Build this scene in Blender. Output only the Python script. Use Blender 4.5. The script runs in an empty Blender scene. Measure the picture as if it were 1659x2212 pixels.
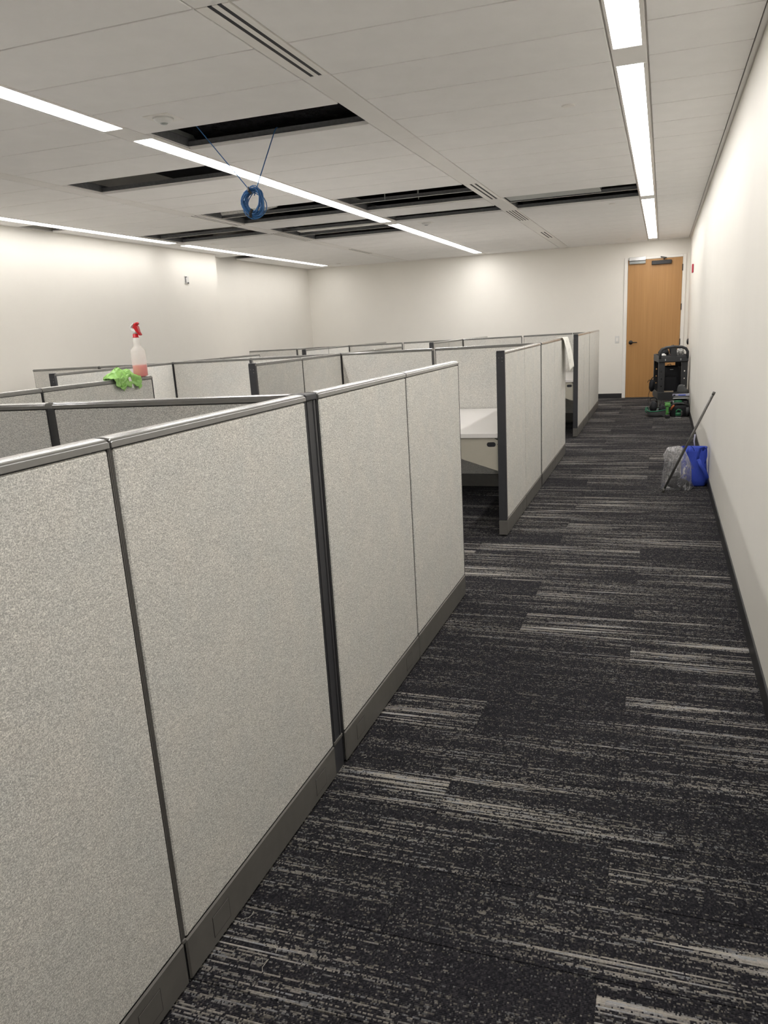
import bpy, math, random
from mathutils import Vector, Matrix, noise as mnoise

random.seed(7)
scn = bpy.context.scene
COL = scn.collection

# ---------------------------------------------------------------- camera
cam_d = bpy.data.cameras.new('camera')
cam = bpy.data.objects.new('camera', cam_d)
COL.objects.link(cam)
Rv = Vector((0.9479069, 0.3142614, -0.0520793))
Uv = Vector((-0.0330919, 0.2597525, 0.9651081))
Wv = Vector((-0.3168239, 0.9131092, -0.2566206))
M = Matrix((Rv, Uv, -Wv)).transposed().to_4x4()
M.translation = Vector((0, 0, 1.4364))
cam.matrix_world = M
cam_d.sensor_fit = 'AUTO'
cam_d.sensor_width = 36.0
cam_d.lens = 1649.09 / 2212 * 36.0
cam_d.shift_x = (829.5 - 865.22) / 2212
cam_d.shift_y = (1150.65 - 1106.0) / 2212
cam_d.clip_start = 0.02
scn.camera = cam

# ---------------------------------------------------------------- world, exposure
wd = bpy.data.worlds.new('world'); scn.world = wd
wd.use_nodes = True
wd.node_tree.nodes['Background'].inputs[0].default_value = (0.6, 0.6, 0.6, 1)
wd.node_tree.nodes['Background'].inputs[1].default_value = 0.05
LAMP = 9.0                                    # radiance of the strip light lenses
LAMP_COL = (1.0, 0.970, 0.935)
vs = scn.view_settings
vs.view_transform = 'Standard'; vs.look = 'None'; vs.gamma = 1.0
vs.use_curve_mapping = False
vs.exposure = 1.56
scn.cycles.diffuse_bounces = 8
scn.cycles.max_bounces = 14
scn.cycles.transparent_max_bounces = 12

# ---------------------------------------------------------------- numbers of the room (metres)
H = 2.7125          # ceiling
XR = 0.412          # right wall face
YB = 14.895         # back wall face
XL1, XL2, YRET = -6.62, -6.855, 11.02      # left wall: near part, far part, step between
Y0 = -2.4           # wall behind the camera
PITCH = 0.4975

# ---------------------------------------------------------------- materials
def new_mat(name):
    m = bpy.data.materials.new(name); m.use_nodes = True
    nt = m.node_tree
    return m, nt, nt.nodes['Principled BSDF']
def N(nt, typ, **kw):
    n = nt.nodes.new(typ)
    for k, v in kw.items():
        if k.startswith('i_'):
            n.inputs[int(k[2:])].default_value = v
        else:
            setattr(n, k, v)
    return n
def L(nt, a, b): nt.links.new(a, b)
def coords(nt, scale=(1, 1, 1)):
    tc = N(nt, 'ShaderNodeTexCoord'); mp = N(nt, 'ShaderNodeMapping')
    mp.inputs['Scale'].default_value = scale
    L(nt, tc.outputs['Object'], mp.inputs['Vector'])
    return mp.outputs['Vector']
def noise_tex(nt, vec, scale, detail=2.0, rough=0.5, dist=0.0):
    n = N(nt, 'ShaderNodeTexNoise')
    n.inputs['Scale'].default_value = scale; n.inputs['Detail'].default_value = detail
    n.inputs['Roughness'].default_value = rough; n.inputs['Distortion'].default_value = dist
    L(nt, vec, n.inputs['Vector'])
    return n.outputs['Fac']
def ramp(nt, fac, stops):
    r = N(nt, 'ShaderNodeValToRGB')
    els = r.color_ramp.elements
    while len(els) < len(stops): els.new(0.5)
    for e, (p, c) in zip(els, stops):
        e.position = p; e.color = (c[0], c[1], c[2], 1)
    L(nt, fac, r.inputs['Fac'])
    return r.outputs['Color']
def bump(nt, bs, height, strength=0.2, dist=0.002):
    b = N(nt, 'ShaderNodeBump')
    b.inputs['Strength'].default_value = strength; b.inputs['Distance'].default_value = dist
    L(nt, height, b.inputs['Height']); L(nt, b.outputs['Normal'], bs.inputs['Normal'])
def plain(name, col, rough=0.5, metal=0.0, var=0.06, scale=30.0, bstr=0.05, spec=None):
    """a colour with a little grain and relief"""
    m, nt, bs = new_mat(name)
    v = coords(nt)
    f = noise_tex(nt, v, scale, 4.0, 0.6)
    lo = [c * (1 - var) for c in col]; hi = [min(1, c * (1 + var)) for c in col]
    L(nt, ramp(nt, f, [(0.3, lo), (0.7, hi)]), bs.inputs['Base Color'])
    bs.inputs['Roughness'].default_value = rough; bs.inputs['Metallic'].default_value = metal
    if spec is not None: bs.inputs['Specular IOR Level'].default_value = spec
    if bstr: bump(nt, bs, noise_tex(nt, v, scale * 6, 2.0), bstr, 0.001)
    return m

M_wall = plain('wall_paint', (0.855, 0.832, 0.78), 0.6, var=0.012, scale=2.0, bstr=0.04, spec=0.3)
M_tile = plain('ceiling_tile_white', (0.91, 0.90, 0.885), 0.9, var=0.02, scale=5.0, bstr=0.08, spec=0.1)
M_strip = plain('ceiling_strip_white', (0.87, 0.855, 0.83), 0.8, var=0.015, scale=6.0, bstr=0.03, spec=0.2)
M_white = plain('white_enamel', (0.87, 0.85, 0.81), 0.4, var=0.01, bstr=0.0)
M_tee = plain('galvanised_tee', (0.19, 0.195, 0.205), 0.5, 0.4, var=0.15, scale=40)
M_teeface = plain('tee_face_white', (0.74, 0.73, 0.71), 0.5, var=0.01, bstr=0)
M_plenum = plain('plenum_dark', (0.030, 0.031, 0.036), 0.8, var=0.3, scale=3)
M_steel = plain('grey_steel', (0.34, 0.36, 0.35), 0.45, 0.5, var=0.1, scale=12)
M_trim = plain('charcoal_trim', (0.045, 0.045, 0.048), 0.42, var=0.12, scale=40)
M_post = plain('post_charcoal', (0.040, 0.041, 0.046), 0.45, var=0.08, scale=40)
M_skirt = plain('skirt_bronze_grey', (0.128, 0.122, 0.112), 0.42, var=0.08, scale=25, bstr=0.03)
M_cap = plain('cap_gloss_grey', (0.125, 0.122, 0.115), 0.22, 0.0, var=0.03, scale=30, bstr=0.0, spec=1.0)
M_cap.node_tree.nodes['Principled BSDF'].inputs['Coat Weight'].default_value = 1.0
M_cap.node_tree.nodes['Principled BSDF'].inputs['Coat Roughness'].default_value = 0.2
M_cap.node_tree.nodes['Principled BSDF'].inputs['Coat IOR'].default_value = 1.8
M_dark = plain('dark_gap', (0.012, 0.012, 0.013), 0.7, var=0.1)
M_base = plain('rubber_base_black', (0.020, 0.020, 0.022), 0.5, var=0.15, scale=20)
M_slot = plain('slot_black', (0.010, 0.011, 0.016), 0.6, var=0.1)
M_desk = plain('desk_white_laminate', (0.74, 0.72, 0.70), 0.35, var=0.01, bstr=0)
M_putty = plain('putty_metal', (0.45, 0.425, 0.355), 0.45, var=0.02, scale=20, bstr=0.02)
M_blackp = plain('black_plastic', (0.022, 0.022, 0.024), 0.45, var=0.15, scale=60)
M_cart = plain('cart_black', (0.030, 0.031, 0.034), 0.5, var=0.12, scale=80, bstr=0.15)
M_nylon = plain('black_nylon', (0.014, 0.015, 0.019), 0.75, var=0.3, scale=150, bstr=0.3)
M_grayn = plain('grey_nylon', (0.075, 0.078, 0.08), 0.75, var=0.2, scale=120, bstr=0.3)
M_red = plain('red_plastic', (0.50, 0.012, 0.018), 0.3, var=0.05, bstr=0)
M_redl = plain('red_lens', (0.42, 0.03, 0.06), 0.3, var=0.05, bstr=0)
M_green = plain('tool_green', (0.015, 0.14, 0.055), 0.4, var=0.15, scale=60, bstr=0)
M_lime = plain('tool_lime', (0.10, 0.34, 0.07), 0.45, var=0.2, scale=60, bstr=0)
M_gtrim = plain('bag_green_piping', (0.012, 0.19, 0.09), 0.6, var=0.1, bstr=0)
M_orange = plain('orange_plastic', (0.45, 0.12, 0.035), 0.5, var=0.1, bstr=0)
M_chrome = plain('bright_metal', (0.62, 0.62, 0.62), 0.25, 0.9, var=0.05, bstr=0)
M_pole = plain('pole_grey', (0.115, 0.112, 0.105), 0.4, 0.3, var=0.06, bstr=0.02)
M_bluec = plain('cable_blue', (0.03, 0.13, 0.33), 0.4, var=0.1, bstr=0)
M_blueb = plain('bag_blue', (0.034, 0.075, 0.50), 0.7, var=0.12, scale=200, bstr=0.15)
M_wplas = plain('white_plastic', (0.72, 0.72, 0.70), 0.35, var=0.02, bstr=0)
M_paper = plain('paper_white', (0.80, 0.79, 0.74), 0.8, var=0.01, bstr=0.02)
M_ink = plain('pencil_line', (0.30, 0.30, 0.30), 0.8, var=0.1, bstr=0)
M_wood2 = plain('pale_wood', (0.40, 0.33, 0.24), 0.6, var=0.15, scale=20)
M_thread = plain('thread_white', (0.6, 0.57, 0.5), 0.8, var=0.05, bstr=0)
M_silver = plain('silver_foil', (0.5, 0.5, 0.48), 0.3, 0.7, var=0.2, scale=60, bstr=0.8)
M_lav = plain('pale_lilac', (0.42, 0.42, 0.55), 0.5, var=0.05, bstr=0)

def mk_foil():
    m, nt, bs = new_mat('black_poly_wrap')
    bs.inputs['Base Color'].default_value = (0.028, 0.028, 0.033, 1)
    bs.inputs['Roughness'].default_value = 0.2
    v = coords(nt, (1, 2, 1))
    bump(nt, bs, noise_tex(nt, v, 9, 6, 0.65, 1.2), 1.0, 0.06)
    return m
M_wrap = mk_foil()

def mk_lens(k):
    m, nt, bs = new_mat('light_lens')
    bs.inputs['Base Color'].default_value = (0.8, 0.8, 0.8, 1)
    bs.inputs['Emission Color'].default_value = (*LAMP_COL, 1)
    bs.inputs['Emission Strength'].default_value = LAMP * k
    return m
M_lens = {0: mk_lens(0.85), 2: mk_lens(1.12), 4: mk_lens(0.42)}      # dimmed rows by the walls

def mk_fabric():
    m, nt, bs = new_mat('panel_fabric')
    v = coords(nt)
    a = noise_tex(nt, v, 330, 2.0, 0.6, 0.5)
    b = noise_tex(nt, coords(nt, (1.0, 0.8, 2.0)), 165, 2.0, 0.6, 1.4)
    c = noise_tex(nt, v, 7, 3.0)
    mx = N(nt, 'ShaderNodeMath', operation='ADD'); L(nt, a, mx.inputs[0]); L(nt, b, mx.inputs[1])
    hf = N(nt, 'ShaderNodeMath', operation='MULTIPLY', i_1=0.5); L(nt, mx.outputs[0], hf.inputs[0])
    base = ramp(nt, hf.outputs[0], [(0.34, (0.36, 0.355, 0.34)), (0.47, (0.53, 0.52, 0.495)),
                                    (0.55, (0.74, 0.725, 0.69)), (0.66, (0.95, 0.93, 0.885))])
    mot = ramp(nt, c, [(0.3, (0.95, 0.965, 0.965)), (0.7, (1.03, 1.02, 1.0))])
    mm = N(nt, 'ShaderNodeMix', data_type='RGBA', blend_type='MULTIPLY'); mm.inputs[0].default_value = 1.0
    L(nt, base, mm.inputs[6]); L(nt, mot, mm.inputs[7])
    L(nt, mm.outputs[2], bs.inputs['Base Color'])
    bs.inputs['Roughness'].default_value = 0.9
    bs.inputs['Specular IOR Level'].default_value = 0.15
    bump(nt, bs, hf.outputs[0], 0.6, 0.0025)
    return m
M_fab = mk_fabric()

def mk_carpet():
    """loop pile in rows along X; every plank brings its own seed / density / bright spot in the object colour"""
    m, nt, bs = new_mat('carpet_loop_pile')
    def math_(op, a=None, b=None, c=None):
        n = N(nt, 'ShaderNodeMath', operation=op)
        for i, x in enumerate((a, b, c)):
            if x is None: continue
            if isinstance(x, (int, float)): n.inputs[i].default_value = x
            else: L(nt, x, n.inputs[i])
        return n.outputs[0]
    tc = N(nt, 'ShaderNodeTexCoord'); oi = N(nt, 'ShaderNodeObjectInfo')
    sx = N(nt, 'ShaderNodeSeparateXYZ'); L(nt, tc.outputs['Object'], sx.inputs[0])
    sc = N(nt, 'ShaderNodeSeparateColor'); L(nt, oi.outputs['Color'], sc.inputs[0])
    X, Y = sx.outputs['X'], sx.outputs['Y']
    seed, dens, cen = sc.outputs[0], sc.outputs[1], sc.outputs[2]
    seedk = math_('MULTIPLY', seed, 97.0)
    ry = math_('MULTIPLY', Y, 210.0)
    row = math_('FLOOR', ry)
    rowf = math_('FRACT', ry)
    def wn(x, y, z):
        cb = N(nt, 'ShaderNodeCombineXYZ')
        for i, q in enumerate((x, y, z)):
            if isinstance(q, (int, float)): cb.inputs[i].default_value = q
            else: L(nt, q, cb.inputs[i])
        w = N(nt, 'ShaderNodeTexWhiteNoise', noise_dimensions='3D'); L(nt, cb.outputs[0], w.inputs['Vector'])
        return w.outputs['Value']
    def ns(x, y, z, detail=2.0):
        cb = N(nt, 'ShaderNodeCombineXYZ')
        for i, q in enumerate((x, y, z)):
            if isinstance(q, (int, float)): cb.inputs[i].default_value = q
            else: L(nt, q, cb.inputs[i])
        return noise_tex(nt, cb.outputs[0], 1.0, detail, 0.6)
    rh = wn(row, seedk, 3.0)
    xo = math_('ADD', math_('MULTIPLY', X, 250.0), math_('MULTIPLY', rh, 9.0))
    xc = math_('FLOOR', xo)
    h = math_('ADD', math_('MULTIPLY', wn(xc, row, seedk), 0.5), math_('MULTIPLY', wn(math_('FLOOR', math_('MULTIPLY', xo, 0.30)), row, math_('ADD', seedk, 41.0)), 0.5))
    # broad field of density: bands across the plank, fading along it
    def cl(x): return math_('MINIMUM', math_('MAXIMUM', x, 0.0), 1.0)
    band = cl(math_('MULTIPLY', math_('SUBTRACT', ns(math_('MULTIPLY', X, 0.9), math_('MULTIPLY', Y, 15.0), seedk, 3.0), 0.40), 3.6))
    # bright end of the plank
    dx = math_('SUBTRACT', X, math_('MULTIPLY', math_('SUBTRACT', cen, 0.5), 1.2))
    endf = math_('MAXIMUM', math_('SUBTRACT', 1.0, math_('MULTIPLY', math_('ABSOLUTE', dx), 1.0)), 0.08)
    # rows that run light for a stretch, a few neighbours together
    rl = ns(math_('MULTIPLY', X, 1.5), math_('MULTIPLY', row, 0.62), math_('ADD', seedk, 11.0), 1.0)
    rl = cl(math_('MULTIPLY', math_('SUBTRACT', rl, 0.455), 6.0))
    rl = math_('MULTIPLY', rl, math_('ADD', math_('MULTIPLY', band, 0.9), 0.12))
    rl = cl(math_('MULTIPLY', rl, math_('MULTIPLY', endf, math_('ADD', math_('MULTIPLY', dens, 1.7), 0.12))))
    dens2 = math_('ADD', math_('MULTIPLY', dens, 0.7), 0.35)
    # rows that stay dark
    dr = cl(math_('MULTIPLY', math_('SUBTRACT', ns(math_('MULTIPLY', X, 1.2), math_('MULTIPLY', row, 0.9), math_('ADD', seedk, 23.0), 1.0), 0.38), 5.0))
    rv = math_('ADD', math_('MULTIPLY', wn(row, seedk, 31.0), 0.8), 0.5)
    p = math_('MULTIPLY', math_('MULTIPLY', band, 0.62), math_('MULTIPLY', math_('MULTIPLY', dens2, rv), dr))
    p = math_('ADD', math_('ADD', p, 0.05), math_('MULTIPLY', rl, 0.85))
    p = math_('POWER', math_('MULTIPLY', math_('MINIMUM', p, 1.0), 0.5), 0.5)
    p = math_('ADD', p, math_('MULTIPLY', rl, 0.3))
    on = math_('LESS_THAN', h, p)
    # colours
    warm = ramp(nt, wn(math_('FLOOR', math_('MULTIPLY', xo, 0.1)), row, math_('ADD', seedk, 5.0)),
                [(0.0, (0.44, 0.41, 0.36)), (0.5, (0.47, 0.44, 0.405)), (1.0, (0.38, 0.39, 0.41))])
    lum = math_('ADD', math_('MULTIPLY', rl, 0.80), math_('ADD', 0.11, math_('MULTIPLY', wn(xc, row, math_('ADD', seedk, 9.0)), 0.27)))
    lum = math_('MINIMUM', lum, 1.1)
    sc2 = N(nt, 'ShaderNodeVectorMath', operation='SCALE'); L(nt, warm, sc2.inputs[0]); L(nt, lum, sc2.inputs['Scale'])
    dk = ramp(nt, wn(xc, row, math_('ADD', seedk, 17.0)), [(0.0, (0.015, 0.015, 0.019)), (0.6, (0.027, 0.026, 0.031)), (1.0, (0.050, 0.048, 0.053))])
    mx = N(nt, 'ShaderNodeMix', data_type='RGBA'); L(nt, on, mx.inputs[0]); L(nt, dk, mx.inputs[6]); L(nt, sc2.outputs[0], mx.inputs[7])
    L(nt, mx.outputs[2], bs.inputs['Base Color'])
    bs.inputs['Roughness'].default_value = 0.95; bs.inputs['Specular IOR Level'].default_value = 0.1
    lo = math_('SINE', math_('MULTIPLY', rowf, math.pi))
    lx = math_('SINE', math_('MULTIPLY', math_('FRACT', xo), math.pi))
    hh = math_('MULTIPLY', lo, math_('ADD', math_('MULTIPLY', lx, 0.5), 0.5))
    bump(nt, bs, hh, 0.8, 0.003)
    return m
M_carpet = mk_carpet()

def mk_wood():
    m, nt, bs = new_mat('maple_veneer')
    a = noise_tex(nt, coords(nt, (38, 38, 0.9)), 1.0, 4, 0.6, 0.4)
    b = noise_tex(nt, coords(nt, (3, 3, 0.35)), 1.0, 2)
    mx = N(nt, 'ShaderNodeMath', operation='ADD'); L(nt, a, mx.inputs[0]); L(nt, b, mx.inputs[1])
    hf = N(nt, 'ShaderNodeMath', operation='MULTIPLY', i_1=0.5); L(nt, mx.outputs[0], hf.inputs[0])
    L(nt, ramp(nt, hf.outputs[0], [(0.33, (0.40, 0.205, 0.068)), (0.55, (0.475, 0.255, 0.092)), (0.7, (0.53, 0.30, 0.115))]), bs.inputs['Base Color'])
    bs.inputs['Roughness'].default_value = 0.42
    return m
M_wood = mk_wood()

def mk_film():
    m = bpy.data.materials.new('clear_film'); m.use_nodes = True
    nt = m.node_tree; nt.nodes.clear()
    out = N(nt, 'ShaderNodeOutputMaterial')
    tr = N(nt, 'ShaderNodeBsdfTransparent'); tr.inputs[0].default_value = (0.93, 0.93, 0.94, 1)
    df = N(nt, 'ShaderNodeBsdfDiffuse'); df.inputs[0].default_value = (0.72, 0.72, 0.74, 1)
    gl = N(nt, 'ShaderNodeBsdfGlossy'); gl.inputs['Roughness'].default_value = 0.12
    v = coords(nt, (1.0, 1.0, 0.45))
    n = noise_tex(nt, v, 20, 3, 0.55, 1.2)
    b = N(nt, 'ShaderNodeBump'); b.inputs['Strength'].default_value = 0.9; b.inputs['Distance'].default_value = 0.02
    L(nt, n, b.inputs['Height'])
    for s in (df, gl): L(nt, b.outputs[0], s.inputs['Normal'])
    m1 = N(nt, 'ShaderNodeMixShader'); m1.inputs[0].default_value = 0.45
    L(nt, df.outputs[0], m1.inputs[1]); L(nt, gl.outputs[0], m1.inputs[2])
    m2 = N(nt, 'ShaderNodeMixShader')
    L(nt, ramp(nt, noise_tex(nt, v, 22, 3, 0.55, 1.5), [(0.38, (0.20,) * 3), (0.55, (0.33,) * 3), (0.66, (0.80,) * 3)]), m2.inputs[0])
    L(nt, tr.outputs[0], m2.inputs[1]); L(nt, m1.outputs[0], m2.inputs[2])
    L(nt, m2.outputs[0], out.inputs[0])
    return m
M_film = mk_film()

def mk_translucent(name, col, alpha, trans):
    m = bpy.data.materials.new(name); m.use_nodes = True
    nt = m.node_tree; nt.nodes.clear()
    out = N(nt, 'ShaderNodeOutputMaterial')
    tr = N(nt, 'ShaderNodeBsdfTransparent'); tr.inputs[0].default_value = (1, 1, 1, 1)
    df = N(nt, 'ShaderNodeBsdfDiffuse'); tl = N(nt, 'ShaderNodeBsdfTranslucent')
    gl = N(nt, 'ShaderNodeBsdfGlossy'); gl.inputs['Roughness'].default_value = 0.25
    c = ramp(nt, noise_tex(nt, coords(nt), 40, 2), [(0.3, [x * 0.98 for x in col]), (0.7, col)])
    L(nt, c, df.inputs[0]); L(nt, c, tl.inputs[0])
    a = N(nt, 'ShaderNodeMixShader'); a.inputs[0].default_value = trans
    L(nt, df.outputs[0], a.inputs[1]); L(nt, tl.outputs[0], a.inputs[2])
    g = N(nt, 'ShaderNodeMixShader'); g.inputs[0].default_value = 0.06
    L(nt, a.outputs[0], g.inputs[1]); L(nt, gl.outputs[0], g.inputs[2])
    b = N(nt, 'ShaderNodeMixShader'); b.inputs[0].default_value = alpha
    L(nt, tr.outputs[0], b.inputs[1]); L(nt, g.outputs[0], b.inputs[2])
    L(nt, b.outputs[0], out.inputs[0])
    return m
M_bottle = mk_translucent('bottle_plastic', (0.90, 0.88, 0.84), 0.42, 0.5)
M_pink = mk_translucent('pink_liquid', (0.95, 0.36, 0.33), 1.0, 0.45)
M_cloth = mk_translucent('green_microfibre', (0.37, 0.68, 0.19), 1.0, 0.2)

def mk_check():
    m, nt, bs = new_mat('black_white_print')
    f = noise_tex(nt, coords(nt), 70, 2, 0.5, 1.0)
    L(nt, ramp(nt, f, [(0.47, (0.02, 0.02, 0.02)), (0.53, (0.6, 0.6, 0.58))]), bs.inputs['Base Color'])
    return m
M_print = mk_check()

# ---------------------------------------------------------------- mesh building
class MB:
    def __init__(s): s.v = []; s.f = []
    def add(s, vs, fs):
        o = len(s.v); s.v += [tuple(p) for p in vs]; s.f += [tuple(i + o for i in f) for f in fs]; return s
    def box(s, a, b):
        x0, y0, z0 = a; x1, y1, z1 = b
        return s.add([(x0, y0, z0), (x1, y0, z0), (x1, y1, z0), (x0, y1, z0), (x0, y0, z1), (x1, y0, z1), (x1, y1, z1), (x0, y1, z1)],
                     [(0, 3, 2, 1), (4, 5, 6, 7), (0, 1, 5, 4), (1, 2, 6, 5), (2, 3, 7, 6), (3, 0, 4, 7)])
    def cbox(s, a, b, c=0.003):
        """box with chamfered edges"""
        lo = Vector(a); hi = Vector(b)
        c = min(c, *(0.45 * (hi[i] - lo[i]) for i in range(3)))
        idx = {}; vs = []
        for sx in (0, 1):
            for sy in (0, 1):
                for sz in (0, 1):
                    sg = (sx, sy, sz)
                    for ax in range(3):
                        p = [(hi[i] if sg[i] else lo[i]) for i in range(3)]
                        for i in range(3):
                            if i != ax: p[i] += -c if sg[i] else c
                        idx[(sg, ax)] = len(vs); vs.append(p)
        fs = []
        for ax in range(3):
            u, w = (ax + 1) % 3, (ax + 2) % 3
            for sd in (0, 1):
                q = []
                for (p, r) in ((0, 0), (1, 0), (1, 1), (0, 1)):
                    sg = [0, 0, 0]; sg[ax] = sd; sg[u] = p; sg[w] = r
                    q.append(idx[(tuple(sg), ax)])
                fs.append(q if sd else q[::-1])
            for p in (0, 1):            # edge faces: edges along ax
                for r in (0, 1):
                    g0 = [0, 0, 0]; g1 = [0, 0, 0]
                    g0[u] = g1[u] = p; g0[w] = g1[w] = r; g1[ax] = 1
                    q = [idx[(tuple(g0), u)], idx[(tuple(g1), u)], idx[(tuple(g1), w)], idx[(tuple(g0), w)]]
                    fs.append(q if p != r else q[::-1])
        for sx in (0, 1):
            for sy in (0, 1):
                for sz in (0, 1):
                    q = [idx[((sx, sy, sz), a_)] for a_ in range(3)]
                    fs.append(q if (sx + sy + sz) % 2 else q[::-1])
        return s.add(vs, fs)
    def prism(s, poly, axis, a, b):
        """polygon extruded along an axis; poly in the two other axes (in x,y,z order)"""
        def P(p, t):
            return {0: (t, p[0], p[1]), 1: (p[0], t, p[1]), 2: (p[0], p[1], t)}[axis]
        n = len(poly)
        vs = [P(p, a) for p in poly] + [P(p, b) for p in poly]
        fs = [tuple(range(n - 1, -1, -1)), tuple(range(n, 2 * n))] + [(i, (i + 1) % n, n + (i + 1) % n, n + i) for i in range(n)]
        return s.add(vs, fs)
    def loft(s, rings, caps=True):
        n = len(rings[0]); vs = [p for r in rings for p in r]; fs = []
        for k in range(len(rings) - 1):
            for i in range(n):
                j = (i + 1) % n
                fs.append((k * n + i, k * n + j, (k + 1) * n + j, (k + 1) * n + i))
        if caps:
            fs.append(tuple(range(n - 1, -1, -1))); fs.append(tuple((len(rings) - 1) * n + i for i in range(n)))
        return s.add(vs, fs)
    def lathe(s, prof, c, n=20):
        return s.loft([[(c[0] + r * math.cos(2 * math.pi * i / n), c[1] + r * math.sin(2 * math.pi * i / n), c[2] + z) for i in range(n)] for r, z in prof])
    def tube(s, pts, r, n=8, closed=False, flat=None):
        pts = [Vector(p) for p in pts]; rings = []; up = Vector((0.13, 0.21, 0.97)).normalized(); prev = None
        for i, p in enumerate(pts):
            if closed: t = pts[(i + 1) % len(pts)] - pts[i - 1]
            else: t = pts[min(i + 1, len(pts) - 1)] - pts[max(i - 1, 0)]
            t.normalize()
            a = (prev if prev is not None else up); a = a - t * a.dot(t)
            if a.length < 1e-4: a = Vector((1, 0, 0)) - t * t.x
            a.normalize(); prev = a; b = t.cross(a)
            rr = r[i] if isinstance(r, (list, tuple)) else r
            r2 = flat if flat else rr
            rings.append([p + a * rr * math.cos(2 * math.pi * k / n) + b * r2 * math.sin(2 * math.pi * k / n) for k in range(n)])
        if closed: rings.append(rings[0]); return s.loft(rings, False)
        return s.loft(rings)
    def grid(s, fn, nu, nv):
        vs = [fn(i / nu, j / nv) for i in range(nu + 1) for j in range(nv + 1)]
        fs = [(i * (nv + 1) + j, (i + 1) * (nv + 1) + j, (i + 1) * (nv + 1) + j + 1, i * (nv + 1) + j + 1) for i in range(nu) for j in range(nv)]
        return s.add(vs, fs)
    def mapped(s, fn):
        s.v = [tuple(fn(p)) for p in s.v]; return s
    def build(s, name, mat, parent=None, smooth=False, off=None, kind=None):
        if off is None: off = base_of(parent)
        me = bpy.data.meshes.new(name)
        me.from_pydata([(p[0] - off[0], p[1] - off[1], p[2] - off[2]) for p in s.v], [], s.f)
        me.materials.append(mat)
        if smooth:
            for p in me.polygons: p.use_smooth = True
        me.update()
        o = bpy.data.objects.new(name, me); COL.objects.link(o)
        if parent: o.parent = parent
        if kind: o['kind'] = kind
        return o
def base_of(parent):
    while parent is not None:
        if parent.get('_o') is not None: return tuple(parent['_o'])
        parent = parent.parent
    return (0, 0, 0)
def tag(o, label=None, cat=None, group=None, kind=None):
    if label: o['label'] = label
    if cat: o['category'] = cat
    if group: o['group'] = group
    if kind: o['kind'] = kind
    return o
def thing(name, label, cat, loc=(0, 0, 0), group=None, rotz=0.0, local=False):
    o = bpy.data.objects.new(name, None); COL.objects.link(o)
    o.empty_display_size = 0.05
    o.location = loc; o.rotation_euler = (0, 0, rotz)
    ORIG[o.name] = (0, 0, 0) if local else tuple(loc)
    return tag(o, label, cat, group)
ORIG = {}
def base_of(parent):
    while parent is not None:
        if parent.name in ORIG: return ORIG[parent.name]
        parent = parent.parent
    return (0, 0, 0)
def solid(name, mb, mat, label, cat, group=None, smooth=False, origin=None):
    """a thing that is one mesh, with its origin at its base"""
    if origin is None:
        xs = [p[0] for p in mb.v]; ys = [p[1] for p in mb.v]; zs = [p[2] for p in mb.v]
        origin = ((min(xs) + max(xs)) / 2, (min(ys) + max(ys)) / 2, min(zs))
    o = mb.build(name, mat, None, smooth, off=origin); o.location = origin
    ORIG[o.name] = tuple(origin)
    return tag(o, label, cat, group)
def struct(name, mb, mat, label=None):
    o = mb.build(name, mat); o['kind'] = 'structure'
    if label: o['label'] = label
    ORIG[o.name] = (0, 0, 0)
    return o
def ring_se(cx, cy, z, rx, ry, n=28, e=3.0, jit=0.0, sd=0.0, jz=0.0):
    """a rounded-rectangle ring with some crumple"""
    out = []
    for i in range(n):
        a = 2 * math.pi * i / n; c, s_ = math.cos(a), math.sin(a)
        k = (abs(c) ** e + abs(s_) ** e) ** (-1 / e)
        x, y = cx + rx * c * k, cy + ry * s_ * k
        if jit:
            d = mnoise.noise(Vector((x * 14 + sd, y * 14, z * 14))) * jit + mnoise.noise(Vector((x * 40 + sd, y * 40, z * 30))) * jit * 0.5
            x += d * c; y += d * s_
        out.append((x, y, z + (mnoise.noise(Vector((x * 12 + sd, y * 12, 7.7))) * jz if jz else 0)))
    return out
def lump(c, r, sd, amp=0.25, nu=14, nv=10, freq=2.2):
    """a crumpled rounded mass"""
    rings = []
    for j in range(1, nv):
        t = math.pi * j / nv; rr = []
        for i in range(nu):
            a = 2 * math.pi * i / nu
            d = Vector((math.sin(t) * math.cos(a), math.sin(t) * math.sin(a), -math.cos(t)))
            k = 1 + amp * (mnoise.noise(d * freq + Vector((sd, sd * 1.7, 0))) + 0.6 * mnoise.noise(d * freq * 2.7 + Vector((sd * 3, 0, sd))))
            rr.append((c[0] + d.x * r[0] * k, c[1] + d.y * r[1] * k, max(c[2] + d.z * r[2] * k, c[2] - r[2])))
        rings.append(rr)
    return MB().loft(rings)

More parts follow.
